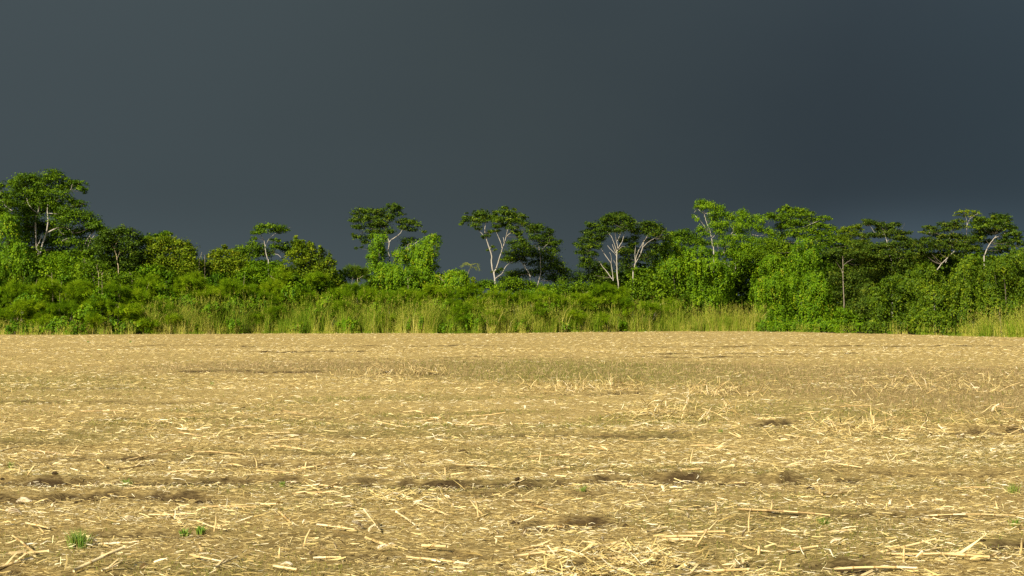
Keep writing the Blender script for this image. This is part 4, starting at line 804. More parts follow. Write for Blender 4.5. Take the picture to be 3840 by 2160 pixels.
for lab, pts, w, doff, tw in [
 ('bare pale cane leaning right with a thin drooping plume, left of centre tree', [(1746,1062),(1752,1040),(1760,1010),(1772,988)], 2.6, 3.2, 0),
 ('thin bare stem against the sky right of the domed bush', [(748,990),(752,965),(757,944)], 2.2, 5, 0),
 ('second thin stem on the skyline right of the domed bush', [(768,992),(767,970),(766,955)], 1.8, 5, 0),
 ('straight pale stem below the small flat topped tree', [(914,1100),(914,1065),(917,1030)], 2.6, 2.0, 0),
 ('forked bare branch below the small flat topped tree', [(1030,1066),(1022,1044),(1008,1024)], 2.4, 2.4, 4),
 ('pale curved stem left of the bright vine column', [(1340,1060),(1346,1045),(1362,1034)], 2.6, 4.0, 0),
 ('thin straight stem left of the bright vine column', [(1316,1095),(1318,1065),(1324,1038)], 1.8, 3.0, 0),
 ('pair of pale stems at the foot of the broad vine clad base', [(1530,1075),(1529,1045),(1527,1028)], 2.6, 2.6, 2),
 ('leaning dead stem left of the leaning bare cane', [(1668,1072),(1660,1052),(1646,1034)], 2.4, 3.0, 2),
 ('tall straight dry stem in the left hedge', [(198,1105),(196,1060),(193,1020)], 2.6, 1.8, 2),
 ('dry stem slanting right in the left hedge', [(224,1108),(228,1080),(233,1055)], 2.6, 1.8, 0),
 ('leaning dry stem near the left picture edge', [(128,1112),(132,1075),(140,1046)], 2.2, 1.8, 0),
 ('arched dry canes crossing in the left hedge', [(255,1135),(268,1100),(284,1065)], 2.4, 1.6, 3),
 ('dry stem leaning right under the domed bush', [(545,1120),(550,1090),(559,1060)], 2.2, 1.6, 0),
 ('thin twin stems under the dark dense tree', [(448,1130),(450,1100),(453,1075)], 2.0, 1.6, 2),
 ('broken pale stem below the dark dense tree', [(370,1045),(367,1020),(360,990)], 2.8, 3.5, 2),
 ('stout dead stub below the dark dense tree', [(383,1046),(384,1030),(387,1020)], 4.0, 3.5, 1),
 ('short pale leaning stem under the round bush', [(495,1050),(490,1032),(484,1018)], 2.2, 3.5, 0),
 ('bare slanting twig right of the bare limbed tree', [(324,1006),(318,985),(315,968)], 2.0, 6, 2),
 ('dead stem crossing the hedge below the centre tree', [(1916,1135),(1926,1115),(1946,1098)], 2.0, 1.8, 1),
 ('pale broken branch in shrubs below the two short white stems', [(2030,1120),(2034,1110),(2040,1100)], 2.4, 2.6, 2),
 ('arched dry cane left of the broad leaved shrub', [(2178,1122),(2186,1104),(2205,1094)], 2.2, 2.4, 1),
 ('leaning bare pole at the straw grass right end, against vine tower', [(2846,1238),(2862,1212),(2874,1186)], 2.6, 0.3, 0),
 ('pale dead stick fallen across the straw grass at right centre', [(2476,1146),(2484,1140),(2496,1132)], 2.6, 1.2, 0),
 ('bleached stick leaning at the field edge below the shoot bush', [(996,1250),(990,1242),(984,1236)], 3.4, -0.2, 0),
 ('white bent stick at the far left field edge', [(143,1256),(147,1243),(154,1252)], 3.0, -0.1, 0),
 ]:
    stem(lab, pts, w, doff + 0.6, 'dead_stem', tw)
# plume of the leaning cane
def cane_plume():
    d0 = float(edge(1770)) + 3.2; s = Soup()
    for (a, b, c) in [((1770,990),(1790,990),(1798,1012)), ((1768,992),(1745,990),(1732,1000)), ((1764,1000),(1780,1002),(1788,1008)), ((1766,996),(1752,985),(1736,988))]:
        Q = smooth_path([at(*a, d0), at(*b, d0 + .2), at(*c, d0 + .3)], 5); tube(s, Q, 0.008, 4, 0.7)
        for q in Q:
            for k in range(4):
                e = q + np.array([RNG.normal(0, .09), RNG.normal(0, .09), -abs(RNG.normal(.05, .08))]); tube(s, [q, e], [0.009, 0.004], 3, 0.55, False)
    return s
pl = cane_plume()
c0 = at(1770, 990, float(edge(1770)) + 3.2)
tb = prop(pl.build('cane_plume', M['grass_tall'], None, c0), 'drooping feathery plume at the tip of the leaning bare cane', 'plume'); tb.location = c0

# ------------------------------------------------------------------ straw litter on the field
def litter_positions(n, y0, y1, power=2.0, xm=1.18):
    """uniform-ish on screen: pdf(y) ~ y^(1-power)"""
    u = RNG.random(n)
    if abs(power - 2) < 1e-6: y = y0 * (y1 / y0) ** u
    else:
        e = 2 - power; y = (y0 ** e + u * (y1 ** e - y0 ** e)) ** (1 / e)
    x = RNG.uniform(-1, 1, n) * (0.36 * xm * y + 0.6)
    return x, y

def keep_mask(x, y, in_weed, in_soil, clumpy=0.5):
    _, soil = furrow_fields(x, y)
    w = weed_mask(x, y); g = green_mask(x, y)
    c = np.clip(0.76 + clumpy * (0.6 * fbm(x * 0.9, y * 1.5, 31) + 0.9 * fbm(x * 0.13, y * 1.3, 33)), 0.12, 1)
    p = c * (1 - (1 - in_soil) * np.clip(soil * 1.3, 0, 1)) * (1 - (1 - in_weed) * np.clip(w, 0, 1)) * (1 - 0.3 * np.clip(g, 0, 1))
    px = x / y * F_PX + 1920
    return (RNG.random(len(x)) < p) & (y < edge(px) + 0.3)

def strips(soup, x, y, L, Wd, along, tilt, lift, var, curl):
    """leaf strips lying on the litter: two-segment ribbons"""
    n = len(x)
    z = gh(x, y)
    a = np.stack([np.cos(along) * np.cos(tilt), np.sin(along) * np.cos(tilt), np.sin(tilt)], 1)
    roll = RNG.normal(0, 0.7, n)
    s = unit(np.cross(np.array([0, 0, 1.0]), a)); nn = np.cross(a, s)
    side = s * np.cos(roll)[:, None] + nn * np.sin(roll)[:, None]; nrm = np.cross(a, side)
    C = np.stack([x, y, z + lift + np.abs(np.sin(tilt)) * L * 0.45], 1)
    h = (L / 2)[:, None]; w = (Wd / 2)[:, None]; cu = (curl * L)[:, None]
    bend = s * (RNG.normal(0, 0.10, n) * L)[:, None]
    p0 = C - a * h - nrm * cu * 0.5; p1 = C + nrm * cu * 0.5 + bend; p2 = C + a * h - nrm * cu * 0.5
    t0 = RNG.uniform(0.25, 1.0, n)[:, None]; t2 = RNG.uniform(0.1, 0.9, n)[:, None]
    V = np.stack([p0 - side * w * t0, p0 + side * w * t0, p1 - side * w, p1 + side * w, p2 - side * w * t2, p2 + side * w * t2], 1).reshape(-1, 3)
    b = np.arange(n)[:, None] * 6
    soup.add(V, [b + np.array([[0, 1, 3, 2]]), b + np.array([[2, 3, 5, 4]])], np.repeat(np.clip(var, 0, 1), 6))

def straw_var(n, mean=0.655, sp=0.24):
    return np.clip(RNG.normal(mean, sp, n), 0.02, 1.0)

def chips(soup, x, y, L, Wd, along, tilt, lift, var):
    """short flat scraps of straw and leaf: one tapered quad each"""
    n = len(x); z = gh(x, y)
    a = np.stack([np.cos(along) * np.cos(tilt), np.sin(along) * np.cos(tilt), np.sin(tilt)], 1)
    roll = RNG.normal(0, 0.6, n)
    s = unit(np.cross(np.array([0, 0, 1.0]), a)); nn = np.cross(a, s)
    side = (s * np.cos(roll)[:, None] + nn * np.sin(roll)[:, None]) * (Wd / 2)[:, None]
    C = np.stack([x, y, z + lift + np.abs(np.sin(tilt)) * L * 0.45], 1); h = a * (L / 2)[:, None]
    t0 = RNG.uniform(0.3, 1.0, n)[:, None]; t1 = RNG.uniform(0.05, 0.9, n)[:, None]
    V = np.stack([C - h - side * t0, C - h + side * t0, C + h + side * t1, C + h - side * t1], 1).reshape(-1, 3)
    soup.add(V, [quads(n)], np.repeat(np.clip(var, 0, 1), 4))

def straw_litter():
    s = Soup()
    spec = [  # n, y0, y1, power, Lmin, Lmax, Wmin, Wmax, lift, curled
        (178000, 7.2, 18, 1.7, .016, .085, .0026, .0090, .035, 0),
        (13000, 7.2, 22, 1.8, .05, .18, .004, .014, .05, 1),
        (92000, 15, 34, 1.8, .028, .12, .004, .012, .03, 0),
        (6000, 18, 36, 1.8, .08, .22, .006, .015, .05, 1),
        (66000, 30, 62, 1.8, .06, .20, .008, .020, .03, 0),
        (50000, 55, 112, 1.7, .09, .26, .012, .026, .03, 0)]
    for (n, y0, y1, pw, l0, l1, w0, w1, lf, curled) in spec:
        x, y = litter_positions(n, y0, y1, pw)
        k = keep_mask(x, y, 0.62, 0.14); x, y = x[k], y[k]; n = len(x)
        L = l0 + (l1 - l0) * RNG.beta(1.2, 2.4, n); Wd = w0 + (w1 - w0) * RNG.beta(1.2, 2.4, n)
        along = np.where(RNG.random(n) < 0.5, RNG.normal(0, 0.35, n), RNG.uniform(0, 2 * math.pi, n))
        tilt = np.abs(RNG.normal(0, 0.16, n)) * np.where(RNG.random(n) < 0.07, 3.0, 1)
        tilt = np.clip(tilt, 0, 1.1) * np.sign(RNG.normal(size=n))
        streak = 0.30 * fbm(x * 0.14, y * 1.5, 61) + 0.12 * fbm(x * 0.7, y * 1.0, 67)
        var = straw_var(n) + streak - 0.08 * weed_mask(x, y)
        if curled: strips(s, x, y, L, Wd, along, tilt, RNG.uniform(0.0, lf, n), var, RNG.normal(0, 0.12, n))
        else: chips(s, x, y, L, Wd, along, tilt, RNG.uniform(0.0, lf, n), var)
    return prop(s.build('straw_litter', M['straw']), 'pale chopped maize straw and leaf litter covering the field', 'straw', None, 'stuff')
straw_litter()

def dry_weed_fuzz():
    """thin brown dead grass stems, thickest in the fallow strip"""
    s = Soup()
    for (n, y0, y1, pw, h0, h1, w0, inw, outw) in [(52000, 18, 48, 1.2, .03, .17, .0060, 1.0, 0.12), (26000, 7.2, 20, 1.7, .03, .14, .0026, 1, .55), (16000, 36, 100, 1.8, .06, .22, .010, 1, .25)]:
        x, y = litter_positions(n, y0, y1, pw)
        w = weed_mask(x, y); _, soil = furrow_fields(x, y)
        cl = np.clip(0.55 + 0.8 * fbm(x * 0.8, y * 1.2, 77), 0.05, 1)
        px = x / y * F_PX + 1920
        k = (RNG.random(n) < (outw * cl + (inw - outw) * w) * (1 - 0.8 * soil)) & (y < edge(px)); x, y = x[k], y[k]; n = len(x)
        H = h0 + (h1 - h0) * RNG.beta(1.5, 3, n) * (0.5 + 0.5 * w[k])
        P = np.stack([x, y, gh(x, y)], 1)
        lean = np.stack([RNG.normal(0, 1.1, n), RNG.normal(0, .6, n), np.zeros(n)], 1)
        v = np.clip(RNG.normal(0.6, 0.25, n), 0, 1)
        blades(s, P, H, lean, np.full(n, w0) * RNG.uniform(.6, 1.5, n), v, v)
    return prop(s.build('dry_weeds', M['dry_weed']), 'fine brown dead weed stems, thickest in the fallow strip', 'weeds', None, 'stuff')
dry_weed_fuzz()

def green_weeds():
    s = Soup()
    for (n, y0, y1, pw, h0, h1, w0) in [(60000, 7.2, 22, 1.7, .015, .075, .0042), (70000, 20, 50, 1.3, .02, .12, .0085), (12000, 45, 105, 1.8, .06, .16, .014)]:
        x, y = litter_positions(n, y0, y1, pw)
        g = green_mask(x, y); px = x / y * F_PX + 1920
        _, soil = furrow_fields(x, y)
        k = (RNG.random(n) < (0.04 + 0.96 * g) * (1 - 0.75 * soil)) & (y < edge(px)); x, y, g = x[k], y[k], g[k]; n = len(x)
        w = weed_mask(x, y)
        H = h0 + (h1 - h0) * RNG.beta(1.6, 2.4, n) * (0.45 + 0.55 * w)
        P = np.stack([x, y, gh(x, y)], 1)
        lean = np.stack([RNG.normal(0, .55, n), RNG.normal(0, .5, n), np.zeros(n)], 1)
        v = np.clip(RNG.normal(0.50, 0.22, n), 0, 1)
        blades(s, P, H, lean, np.full(n, w0) * RNG.uniform(.6, 1.5, n), v + 0.1, v)
    return prop(s.build('low_weeds', M['weed']), 'low green weed grass growing through the straw', 'grass', None, 'stuff')
green_weeds()

# ------------------------------------------------------------------ single stalks, husks, stubs, tufts and clods on the field
def stalk_mesh(L, R, seed, bend=0.05, kink=None):
    """a dry maize stalk along +X, centred, with swollen nodes and a torn end"""
    rs = np.random.default_rng(seed)
    seg = max(0.10, 7 * R + 0.05); nn = max(2, int(L / seg))
    xs, rr, vv = [], [], []
    base = rs.uniform(0.45, 0.85)
    for i in range(nn):
        a, b = -L / 2 + L * i / nn, -L / 2 + L * (i + 1) / nn
        tn = base + rs.normal(0, 0.10)
        xs += [a + 0.06 * (b - a), a + 0.5 * (b - a), b - 0.10 * (b - a), b]; rr += [R * 0.98, R * 0.92, R * 0.98, R * 1.22]; vv += [tn, tn, tn, 0.22]
    xs, rr, vv = np.array(xs), np.array(rr), np.array(vv)
    rr *= np.linspace(1, rs.uniform(0.65, 0.9), len(rr)); vv[-1] = 0.8
    z = bend * L * (1 - (2 * xs / L) ** 2) * rs.uniform(-0.3, 1)
    y = bend * L * np.sin(xs / L * 3 + rs.uniform(0, 6)) * 0.6
    if kink is not None: z = z + np.where(xs < kink * L, xs - kink * L, -(xs - kink * L)) * 0.5
    s = Soup(); tube(s, np.stack([xs, y, z], 1), rr, 7, vv, True)
    # torn leaf sheath
    for k in range(rs.integers(1, 3)):
        x0 = rs.uniform(-0.4, 0.3) * L; l = rs.uniform(0.10, 0.25)
        d = np.array([1, rs.normal(0, .5), rs.uniform(.05, .5)]); d /= np.linalg.norm(d); w = np.array([0, R * 1.1, 0])
        p = np.array([x0, R * 0.4, R * 0.6]); q = p + d * l * 0.5; e = p + d * l + np.array([0, 0, -.3 * l])
        s.add([p - w, p + w, q - w * .8, q + w * .8, e], [np.array([[0, 1, 3, 2]]), np.array([[2, 3, 4]])], 0.75)
    V = np.concatenate(s.V); by = {}
    for f in s.F: by.setdefault(f.shape[1], []).append(f)
    return mesh_data('corn_stalk', V, [np.concatenate(v) for v in by.values()], np.concatenate(s.A))

def place_along(o, A, B):
    A, B = Vector(A), Vector(B); d = B - A
    o.location = (A + B) / 2
    o.rotation_euler = d.to_track_quat('X', 'Z').to_euler()

def gpt(px, row, lift=0.0):
    d = dist(row); p = at(px, row, d); return np.array((p[0], d, float(gh(p[0], d)[0]) + lift))

HERO = [
 ('thick jointed corn stalk slanting up from the bottom edge near the left corner', 272, 2155, 466, 2071, 14), ('corn stalk lying at the very bottom left corner', -30, 2146, 121, 2121, 12),
 ('short stalk lying on the soil of the long left furrow', 373, 1818, 425, 1829, 6), ('straight yellowish stalk above the long left furrow', 443, 1777, 578, 1754, 7), ('yellow stalk entering at the left edge above the furrows', -20, 1716, 67, 1684, 7),
 ('stalk stub on the bottom edge right of the thick jointed stalk', 380, 2155, 440, 2146, 10), ('stalk tilting up right, lower left third of the field', 801, 2131, 894, 2086, 9), ('weathered stalk pointing at the tilted stalk from the left', 708, 2088, 838, 2105, 8),
 ('dark banded stalk right of the green grass tuft', 320, 2047, 522, 2043, 9), ('flat pale stalk left of and above the green grass tuft', 93, 1976, 183, 1987, 8), ('slanting stalk above the leafy weed patch', 619, 1933, 682, 1971, 8),
 ('long stalk lying level above the leafy weed patch', 768, 1904, 960, 1911, 7), ('stalk lying along the left end of the middle furrow', 960, 1771, 1117, 1792, 6), ('short level stalk above the bowl shaped soil scar', 1154, 1751, 1258, 1741, 6),
 ('bent stalk left of the bowl shaped soil scar', 1180, 1829, 1288, 1838, 7), ('straight stalk above the centre furrow', 1705, 1751, 1869, 1753, 6), ('grey stalk slanting down right, left of the husk heap', 1042, 1930, 1098, 1967, 9),
 ('yellow stalk near the bottom, left of centre', 1172, 2088, 1280, 2094, 9), ('steep leaning stalk beside the pale husk curl', 1366, 1922, 1422, 1993, 7), ('pale stalk slanting down right at lower centre', 1489, 1926, 1556, 1974, 9), ('brown stalk below the pale husk curl', 1184, 1978, 1333, 1993, 8),
 ('long golden stalk near the bottom at centre', 1519, 2090, 1761, 2109, 9), ('longest straight stalk, level near the bottom at centre', 1920, 2088, 2173, 2069, 11), ('bleached stalk bundle right of the longest straight stalk', 2162, 2092, 2330, 2049, 13),
 ('left arm of the bent white stalk near the bottom', 2263, 2096, 2434, 2058, 11), ('right arm of the bent stalk near the bottom', 2434, 2058, 2483, 2086, 10), ('stalk slanting up on the centre furrow', 1927, 1820, 2002, 1796, 7),
 ('two toned stalk slanting down right, right of centre', 1995, 1900, 2084, 1945, 9), ('short stalk on the bare soil of the right furrow', 2740, 1818, 2792, 1817, 8), ('stalk propped up on the bare soil near the bottom right', 2751, 2131, 2803, 2097, 10),
 ('stalk on the bottom edge right of centre', 2248, 2159, 2315, 2124, 10), ('stalk rising from the bottom edge below the bare soil', 2546, 2157, 2639, 2131, 10), ('dark stalk across the soil patch at lower centre', 2043, 1967, 2114, 1982, 8), ('thin stalk slanting up above the right centre furrow', 2222, 1769, 2293, 1743, 6),
 ('grey stalk at lower right of centre', 2420, 2000, 2502, 1984, 8), ('long pale stalk along the bottom right', 3122, 2131, 3439, 2137, 11), ('yellow stalk over the dark soil hole at lower right', 2951, 2071, 3066, 2066, 10), ('bright short stalk on the right furrow end', 3133, 1755, 3234, 1760, 6),
 ('banded bright stalk near the right edge tufts', 3584, 1835, 3711, 1833, 7), ('grey stalk slanting up right of the right furrow', 3081, 1870, 3186, 1848, 10), ('very long thin stalk reaching the right edge', 3465, 1933, 3838, 1937, 6), ('stalk slanting up at lower far right', 3458, 2083, 3551, 2060, 8),
 ('stalk slanting up near the bottom right corner', 3700, 2108, 3775, 2090, 9), ('stalk resting above the yellow one at lower right', 3088, 1998, 3208, 1993, 8)]
for i, (lab, x0, r0, x1, r1, w) in enumerate(HERO):
    A, B = gpt(x0, r0), gpt(x1, r1)
    dm = (A[1] + B[1]) / 2; R = w * dm / F_PX * 0.5
    if abs(B[1] - A[1]) > 1.6 * abs(B[0] - A[0]) + 0.5:     # steep ones are propped up, not metres long
        far = A if A[1] > B[1] else B; near = B if far is A else A
        rise = 0.55; d2 = near[1] + (far[1] - near[1]) * (1 - rise)
        row = r0 if far is A else r1; px = x0 if far is A else x1
        q = at(px, row, d2); far[:] = q
    A[2] += R + 0.02; B[2] += R + 0.02
    L = float(np.linalg.norm(B - A))
    o = link('corn_stalk', stalk_mesh(L, R, 100 + i, 0.02), M['stalk']); place_along(o, A, B)
    prop(o, lab, 'stalk', 'large fallen corn stalks')

# more fallen stalks, alike
pool = [stalk_mesh(l, r, 300 + i, b) for i, (l, r, b) in enumerate([(.22, .008, .02), (.35, .009, .03), (.5, .010, .03), (.6, .010, .04), (.28, .011, .02), (.4, .007, .05), (.75, .010, .03), (.18, .010, 0), (.5, .008, .05), (.3, .011, .02)])]
x, y = litter_positions(700, 8.4, 24, 1.7, 1.0)
k = keep_mask(x, y, 0.3, 0.2, 0.3); x, y = x[k][:90], y[k][:90]
for i in range(len(x)):
    o = link('corn_stalk', pool[i % len(pool)], M['stalk'])
    a = RNG.normal(0, 0.45) if RNG.random() < 0.65 else RNG.uniform(0, 6.28)
    o.location = (x[i], y[i], float(gh(x[i], y[i])[0]) + RNG.uniform(0.015, 0.05)); o.rotation_euler = (RNG.uniform(0, 6), RNG.normal(0, 0.08), a)
    prop(o, 'ordinary broken dry corn stalk lying in the near straw litter', 'stalk', 'broken stalks in the near straw')

pool2 = [stalk_mesh(l, r, 350 + i, b) for i, (l, r, b) in enumerate([(.26, .006, .03), (.40, .006, .05), (.50, .006, .05), (.30, .007, .03), (.55, .006, .08), (.22, .007, .02)])]
# leaning stalks of the straw windrows at the fallow strip
WIND = [(1340, 1640, 1412, 1385, 22, 'leaning dry stalk in the straw heap left of the fallow strip', 'stalks of the left straw heap'),
        (1985, 2380, 1478, 1440, 22, 'leaning dry stalk in the straw windrow in front of the green strip', 'stalks of the middle windrow'),
        (2600, 2830, 1492, 1455, 22, 'leaning dry stalk in the heap at the right end of the windrow', 'stalks of the windrow end'),
        (2420, 2760, 1575, 1535, 22, 'leaning dry stalk in the low tangle in front of the fallow strip', 'stalks of the front tangle'),
        (3240, 3860, 1480, 1420, 22, 'leaning dry stalk in the brown right part of fallow strip', 'stalks in the right fallow strip'),
        (3080, 3860, 1640, 1540, 22, 'leaning dry stalk at the near edge of the brown strip, far right', 'stalks at the near strip edge')]
for (a, b, r0, r1, n, lab, grp) in WIND:
    for i in range(n):
        px, row = RNG.uniform(a, b), RNG.uniform(r1, r0)
        p = gpt(px, row, 0.0)
        o = link('corn_stalk', pool2[RNG.integers(0, len(pool2))], M['stalk'])
        L = 0.5
        el = RNG.uniform(0.05, 0.8) if RNG.random() < 0.8 else RNG.uniform(0.7, 1.2); az = RNG.uniform(0, 6.28)
        o.location = (p[0], p[1], p[2] + 0.24 * math.sin(el) * o.data.vertices[0].co.x * -2.0 * 0.9 + 0.02)
        o.rotation_euler = (0, -el, az)
        prop(o, lab, 'stalk', grp)

# dry leaf tangles in the same heaps
def tangle():
    s = Soup()
    for (a, b, r0, r1, n, *_), mul in zip(WIND, (40, 55, 30, 30, 40, 40)):
        m = n * mul
        px, row = RNG.uniform(a - 40, b + 40, m), RNG.normal((r0 + r1) / 2 + 8, abs(r0 - r1) * 0.33, m)
        d = dist(row); xx = (px - 1920) / F_PX * d
        cl = np.clip(fbm(xx * 0.8, d * 1.3, 91) + 0.5, 0, 1)
        k = RNG.random(m) < cl; xx, d = xx[k], d[k]; m = len(xx)
        strips(s, xx, d, RNG.uniform(.07, .30, m), RNG.uniform(.004, .013, m), RNG.uniform(0, 6.28, m), RNG.normal(0, .55, m), RNG.uniform(0, .16, m), straw_var(m, .46, .22), RNG.normal(0, .15, m))
    for (px, row, sx, sy, m, top) in ((2300, 2082, 150, 22, 480, .07), (2430, 2092, 70, 16, 200, .06), (2180, 2140, 120, 14, 260, .06), (1480, 1872, 90, 14, 260, .05), (2450, 1560, 100, 12, 300, .07), (590, 1600, 90, 10, 240, .05), (3280, 1610, 260, 14, 420, .07)):
        qx, qr = RNG.normal(px, sx, m), RNG.normal(row, sy, m); d = dist(qr); xx = (qx - 1920) / F_PX * d
        hump = np.exp(-((qx - px) / sx) ** 2 - ((qr - row) / sy) ** 2)
        strips(s, xx, d, RNG.uniform(.05, .19, m), RNG.uniform(.004, .013, m), RNG.normal(0, .8, m), RNG.normal(0, .22, m), RNG.uniform(0, 1, m) * top * (0.3 + hump), straw_var(m, .68, .2), RNG.normal(0, .16, m))
    return prop(s.build('straw_windrow', M['straw']), 'heaped dry leaves and straw along the fallow strip', 'straw', None, 'stuff')
tangle()

# husks
def husk_mesh(L, seed):
    rs = np.random.default_rng(seed); s = Soup()
    for k in range(6):
        a = rs.uniform(-0.5, 0.5); w = L * rs.uniform(.10, .20); l = L * rs.uniform(.7, 1.05); cz = rs.uniform(.05, .28) * L
        d = np.array([math.cos(a), math.sin(a), 0]); sd = np.array([-d[1], d[0], 0])
        st = -0.5 * L * d
        rows = []
        for t, ww in ((0, .35), (.3, 1.0), (.65, .9), (1, .15)):
            c = st + d * l * t + np.array([0, 0, cz * math.sin(math.pi * (0.15 + 0.8 * t)) + rs.uniform(0, .03) * L])
            rows += [c - sd * w * ww - np.array([0, 0, .25 * w]), c + np.array([0, 0, .15 * w]), c + sd * w * ww - np.array([0, 0, .25 * w])]
        f = np.array([[3 * i + j, 3 * i + j + 1, 3 * i + j + 4, 3 * i + j + 3] for i in range(3) for j in range(2)])
        s.add(rows, [f], rs.uniform(.35, .95))
    return mesh_data('corn_husk', np.concatenate(s.V), [np.concatenate(s.F)], np.concatenate(s.A))
HUSKS = [('fat pale husk below the long left furrow', 93, 1888, 66, .1), ('husk heap at the left edge above the lower left stalks', 48, 1945, 62, .3), ('crumpled husk right of the green grass tuft', 345, 2030, 48, -.2), ('pale husk shell near the bottom, left of centre', 1076, 2116, 46, .1),
 ('large husk lying right of the white husk pair near bottom', 1436, 2056, 46, .3), ('round white husk end near the bottom at left centre', 1254, 2056, 26, 1.2), ('smooth pale husk above the husk curl', 1344, 1938, 34, 0), ('curled pale husk at lower centre left', 1340, 1984, 46, .6), ('angular pale husk right of the curled one', 1396, 1994, 40, .9),
 ('tiny white husk above the bottom left litter', 1150, 2034, 20, 1.4), ('standing white husk tip near the lower right', 2792, 2016, 36, 1.2), ('standing pale husk above the lower soil scar', 2576, 1944, 28, 1.3), ('small white husk standing at lower right of centre', 3022, 2010, 28, 1.4), ('pale husk knob on the soil at right', 3381, 1972, 24, .3),
 ('white husk hanging in the windrow stalks', 2581, 1520, 26, 1.3), ('white husk lying at the top of the left furrows', 470, 1706, 26, .1), ('pale husk pile at mid left', 590, 1598, 30, .2), ('white husk at mid left of the field', 395, 1560, 26, .1), ('pale husk in the husk heap above lower centre stalks', 1480, 1868, 46, .3), ('split husk in the litter at lower centre', 1300, 1912, 44, .1),
 ('peaked straw husk at the far right strip edge', 3735, 1542, 44, .9), ('pale husk near the right edge', 3620, 1862, 32, .2), ('husk by the dark hole at lower right', 3135, 2048, 44, .5), ('pale husk under the bent white stalk', 2420, 2108, 46, .7), ('husk shell in litter at bottom centre right', 2330, 2126, 48, .2)]
for i, (lab, px, row, size, el) in enumerate(HUSKS):
    p = gpt(px, row); L = size * p[1] / F_PX
    o = link('corn_husk', husk_mesh(L, 500 + i), M['husk'])
    o.location = (p[0], p[1], p[2] + 0.02 + 0.4 * L * math.sin(el)); o.rotation_euler = (0, -el, RNG.uniform(-.6, .6) + (math.pi if i % 2 else 0)); prop(o, lab, 'husk', 'corn husks on the field')
hp = [husk_mesh(.09, 600 + i) for i in range(6)]
x, y = litter_positions(400, 8.4, 26, 1.7, 1.0)
k = keep_mask(x, y, 0.3, 0.2, 0.4); x, y = x[k][:150], y[k][:150]
for i in range(len(x)):
    o = link('corn_husk', hp[i % 6], M['husk']); sc = RNG.uniform(.35, .85); o.scale = (sc, sc, sc)
    o.location = (x[i], y[i], float(gh(x[i], y[i])[0]) + 0.03); o.rotation_euler = (RNG.normal(0, .4), RNG.normal(0, .5), RNG.uniform(0, 6.28))
    prop(o, 'ordinary small pale husk scrap lying in the near straw', 'husk', 'husk scraps in the near straw')

# upright stubs
def stub_mesh(H, R, seed):
    rs = np.random.default_rng(seed); s = Soup()
    tube(s, [(0, 0, -.03), (0, 0, H * .5), (rs.normal(0, .1) * H, rs.normal(0, .1) * H, H)], [R * 1.2, R, R * .8], 6, [.35, .6, .85])
    return mesh_data('stalk_stub', np.concatenate(s.V), [np.concatenate([f for f in s.F if f.shape[1] == 4])] + [f for f in s.F if f.shape[1] != 4], np.concatenate(s.A))
sp = [stub_mesh(h, r, 700 + i) for i, (h, r) in enumerate([(.07, .008), (.10, .009), (.13, .008), (.06, .011), (.16, .007)])]
for i in range(36):
    px, row = RNG.uniform(0, 3840), 1300 + 820 * RNG.random() ** 0.8
    p = gpt(px, row); o = link('stalk_stub', sp[i % 5], M['stalk']); o.location = p; o.rotation_euler = (RNG.normal(0, .3), RNG.normal(0, .3), RNG.uniform(0, 6))
    prop(o, 'short cut stalk stub standing upright in the straw', 'stub', 'upright stubs in the straw')

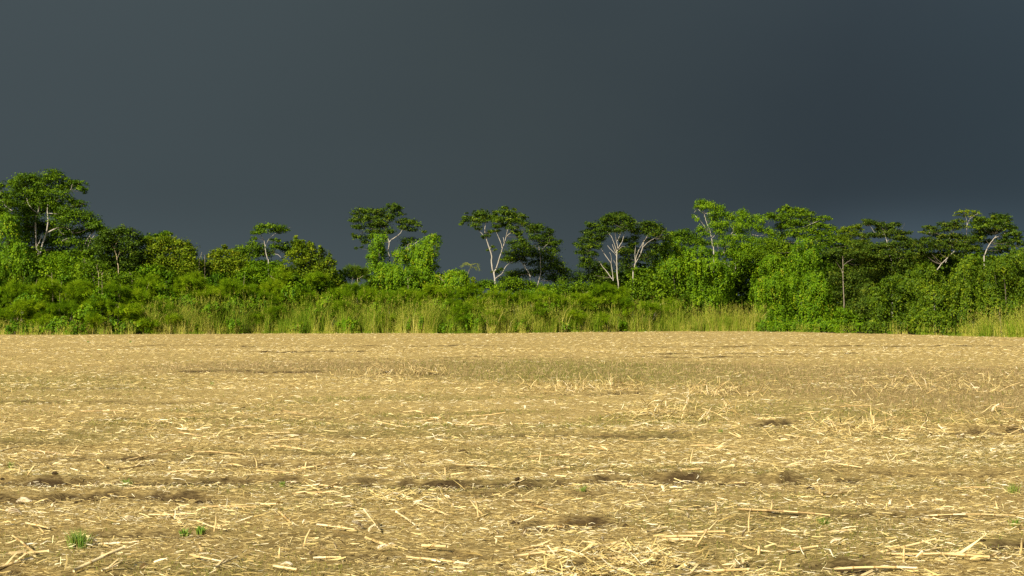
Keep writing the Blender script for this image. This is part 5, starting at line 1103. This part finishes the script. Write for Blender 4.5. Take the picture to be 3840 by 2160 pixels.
# green tufts
#
def tuft_mesh(H, n, spread, seed, broad=False):
    global RNG
    s = Soup(); P = RNG.normal(0, spread * 0.4, (n, 3)) * np.array([1, 1, 0])
    lean = P / (spread + 1e-6) * 0.7 + np.stack([RNG.normal(0, .25, n), RNG.normal(0, .25, n), np.zeros(n)], 1)
    h = H * RNG.uniform(.45, 1.1, n); v = np.clip(RNG.normal(.5, .2, n), 0, 1)
    blades(s, P, h, lean, np.full(n, .012 if broad else .0045), v + .15, v)
    V = np.concatenate(s.V); q = [f for f in s.F if f.shape[1] == 4]; t = [f for f in s.F if f.shape[1] == 3]
    return mesh_data('grass_tuft', V, [np.concatenate(q), np.concatenate(t)], np.concatenate(s.A))
for i, (lab, px, row, hpx, n, broad) in enumerate([
 ('bright green grass tuft standing in the straw at lower left', 294, 2056, 74, 200, False), ('leafy green weed among stalks at lower left', 690, 2000, 30, 40, True), ('leafy weed right of the first in the lower left stalks', 752, 1998, 34, 40, True),
 ('small green tuft left of the lower right husks', 3089, 1958, 34, 60, False), ('green tuft near the right edge, upper of two', 3797, 1842, 42, 70, False), ('green tuft near the right edge, lower of two', 3806, 1966, 34, 60, False),
 ('small green tuft at the left edge above the furrows', 38, 1760, 26, 40, False), ('tiny bright tuft in the mid field straw, left of centre', 796, 1444, 16, 40, False), ('small green tuft in the straw right of centre', 2704, 1622, 16, 40, False), ('green sprig on the far straw near the left hedge', 490, 1286, 9, 30, True), ('tiny green sprig on the far straw at left', 330, 1286, 8, 30, True),
 ('pale green tuft on the long left furrow', 470, 1818, 30, 50, False), ('green tuft beside the bowl shaped soil scar', 1060, 1828, 24, 50, False), ('thin green tuft on the centre right furrow', 2185, 1850, 26, 30, False)]):
    p = gpt(px, row); H = hpx * p[1] / F_PX
    o = link('grass_tuft', tuft_mesh(H, n, H * .55, i, broad), M['tuft']); o.location = p; prop(o, lab, 'grass', 'green tufts on the field')

# soil clods along the furrows
def clod_mesh(seed):
    rs = np.random.default_rng(seed); V, F = [], []
    for i in range(4):
        for j in range(7):
            th, ph = math.pi * (i + .5) / 4, 2 * math.pi * j / 7
            r = 1 + rs.normal(0, .22); V.append((r * math.sin(th) * math.cos(ph), r * math.sin(th) * math.sin(ph) * .8, r * math.cos(th) * .6))
    for i in range(3):
        for j in range(7): F.append((i * 7 + j, (i + 1) * 7 + j, (i + 1) * 7 + (j + 1) % 7, i * 7 + (j + 1) % 7))
    return mesh_data('soil_clod', np.array(V), [np.array(F), np.arange(7)[None], 21 + np.arange(7)[None, ::-1]], rs.uniform(.1, .9, 28), False)
cm = [clod_mesh(800 + i) for i in range(5)]
nC = 0
for (row, a, b, h, w) in FURROWS:
    if row < 1600 or h < .045: continue
    for i in range(int((min(b, 3840) - max(a, 0)) / 95)):
        px = RNG.uniform(max(a, 0), min(b, 3840)); p = gpt(px, row + RNG.uniform(2, 26))
        o = link('soil_clod', cm[nC % 5], M['clod']); r = RNG.uniform(.010, .032); o.scale = (r * 1.3, r, r); o.location = (p[0], p[1], p[2] + r * .3); o.rotation_euler = (0, 0, RNG.uniform(0, 6))
        prop(o, 'dark brown soil clod lying in a plough furrow', 'clod', 'soil clods in the furrows'); nC += 1

print('TRIS', sum(sum(len(p.vertices) - 2 for p in me.polygons) if len(me.polygons) < 20000 else len(me.loops) - 2 * len(me.polygons) for me in bpy.data.meshes))
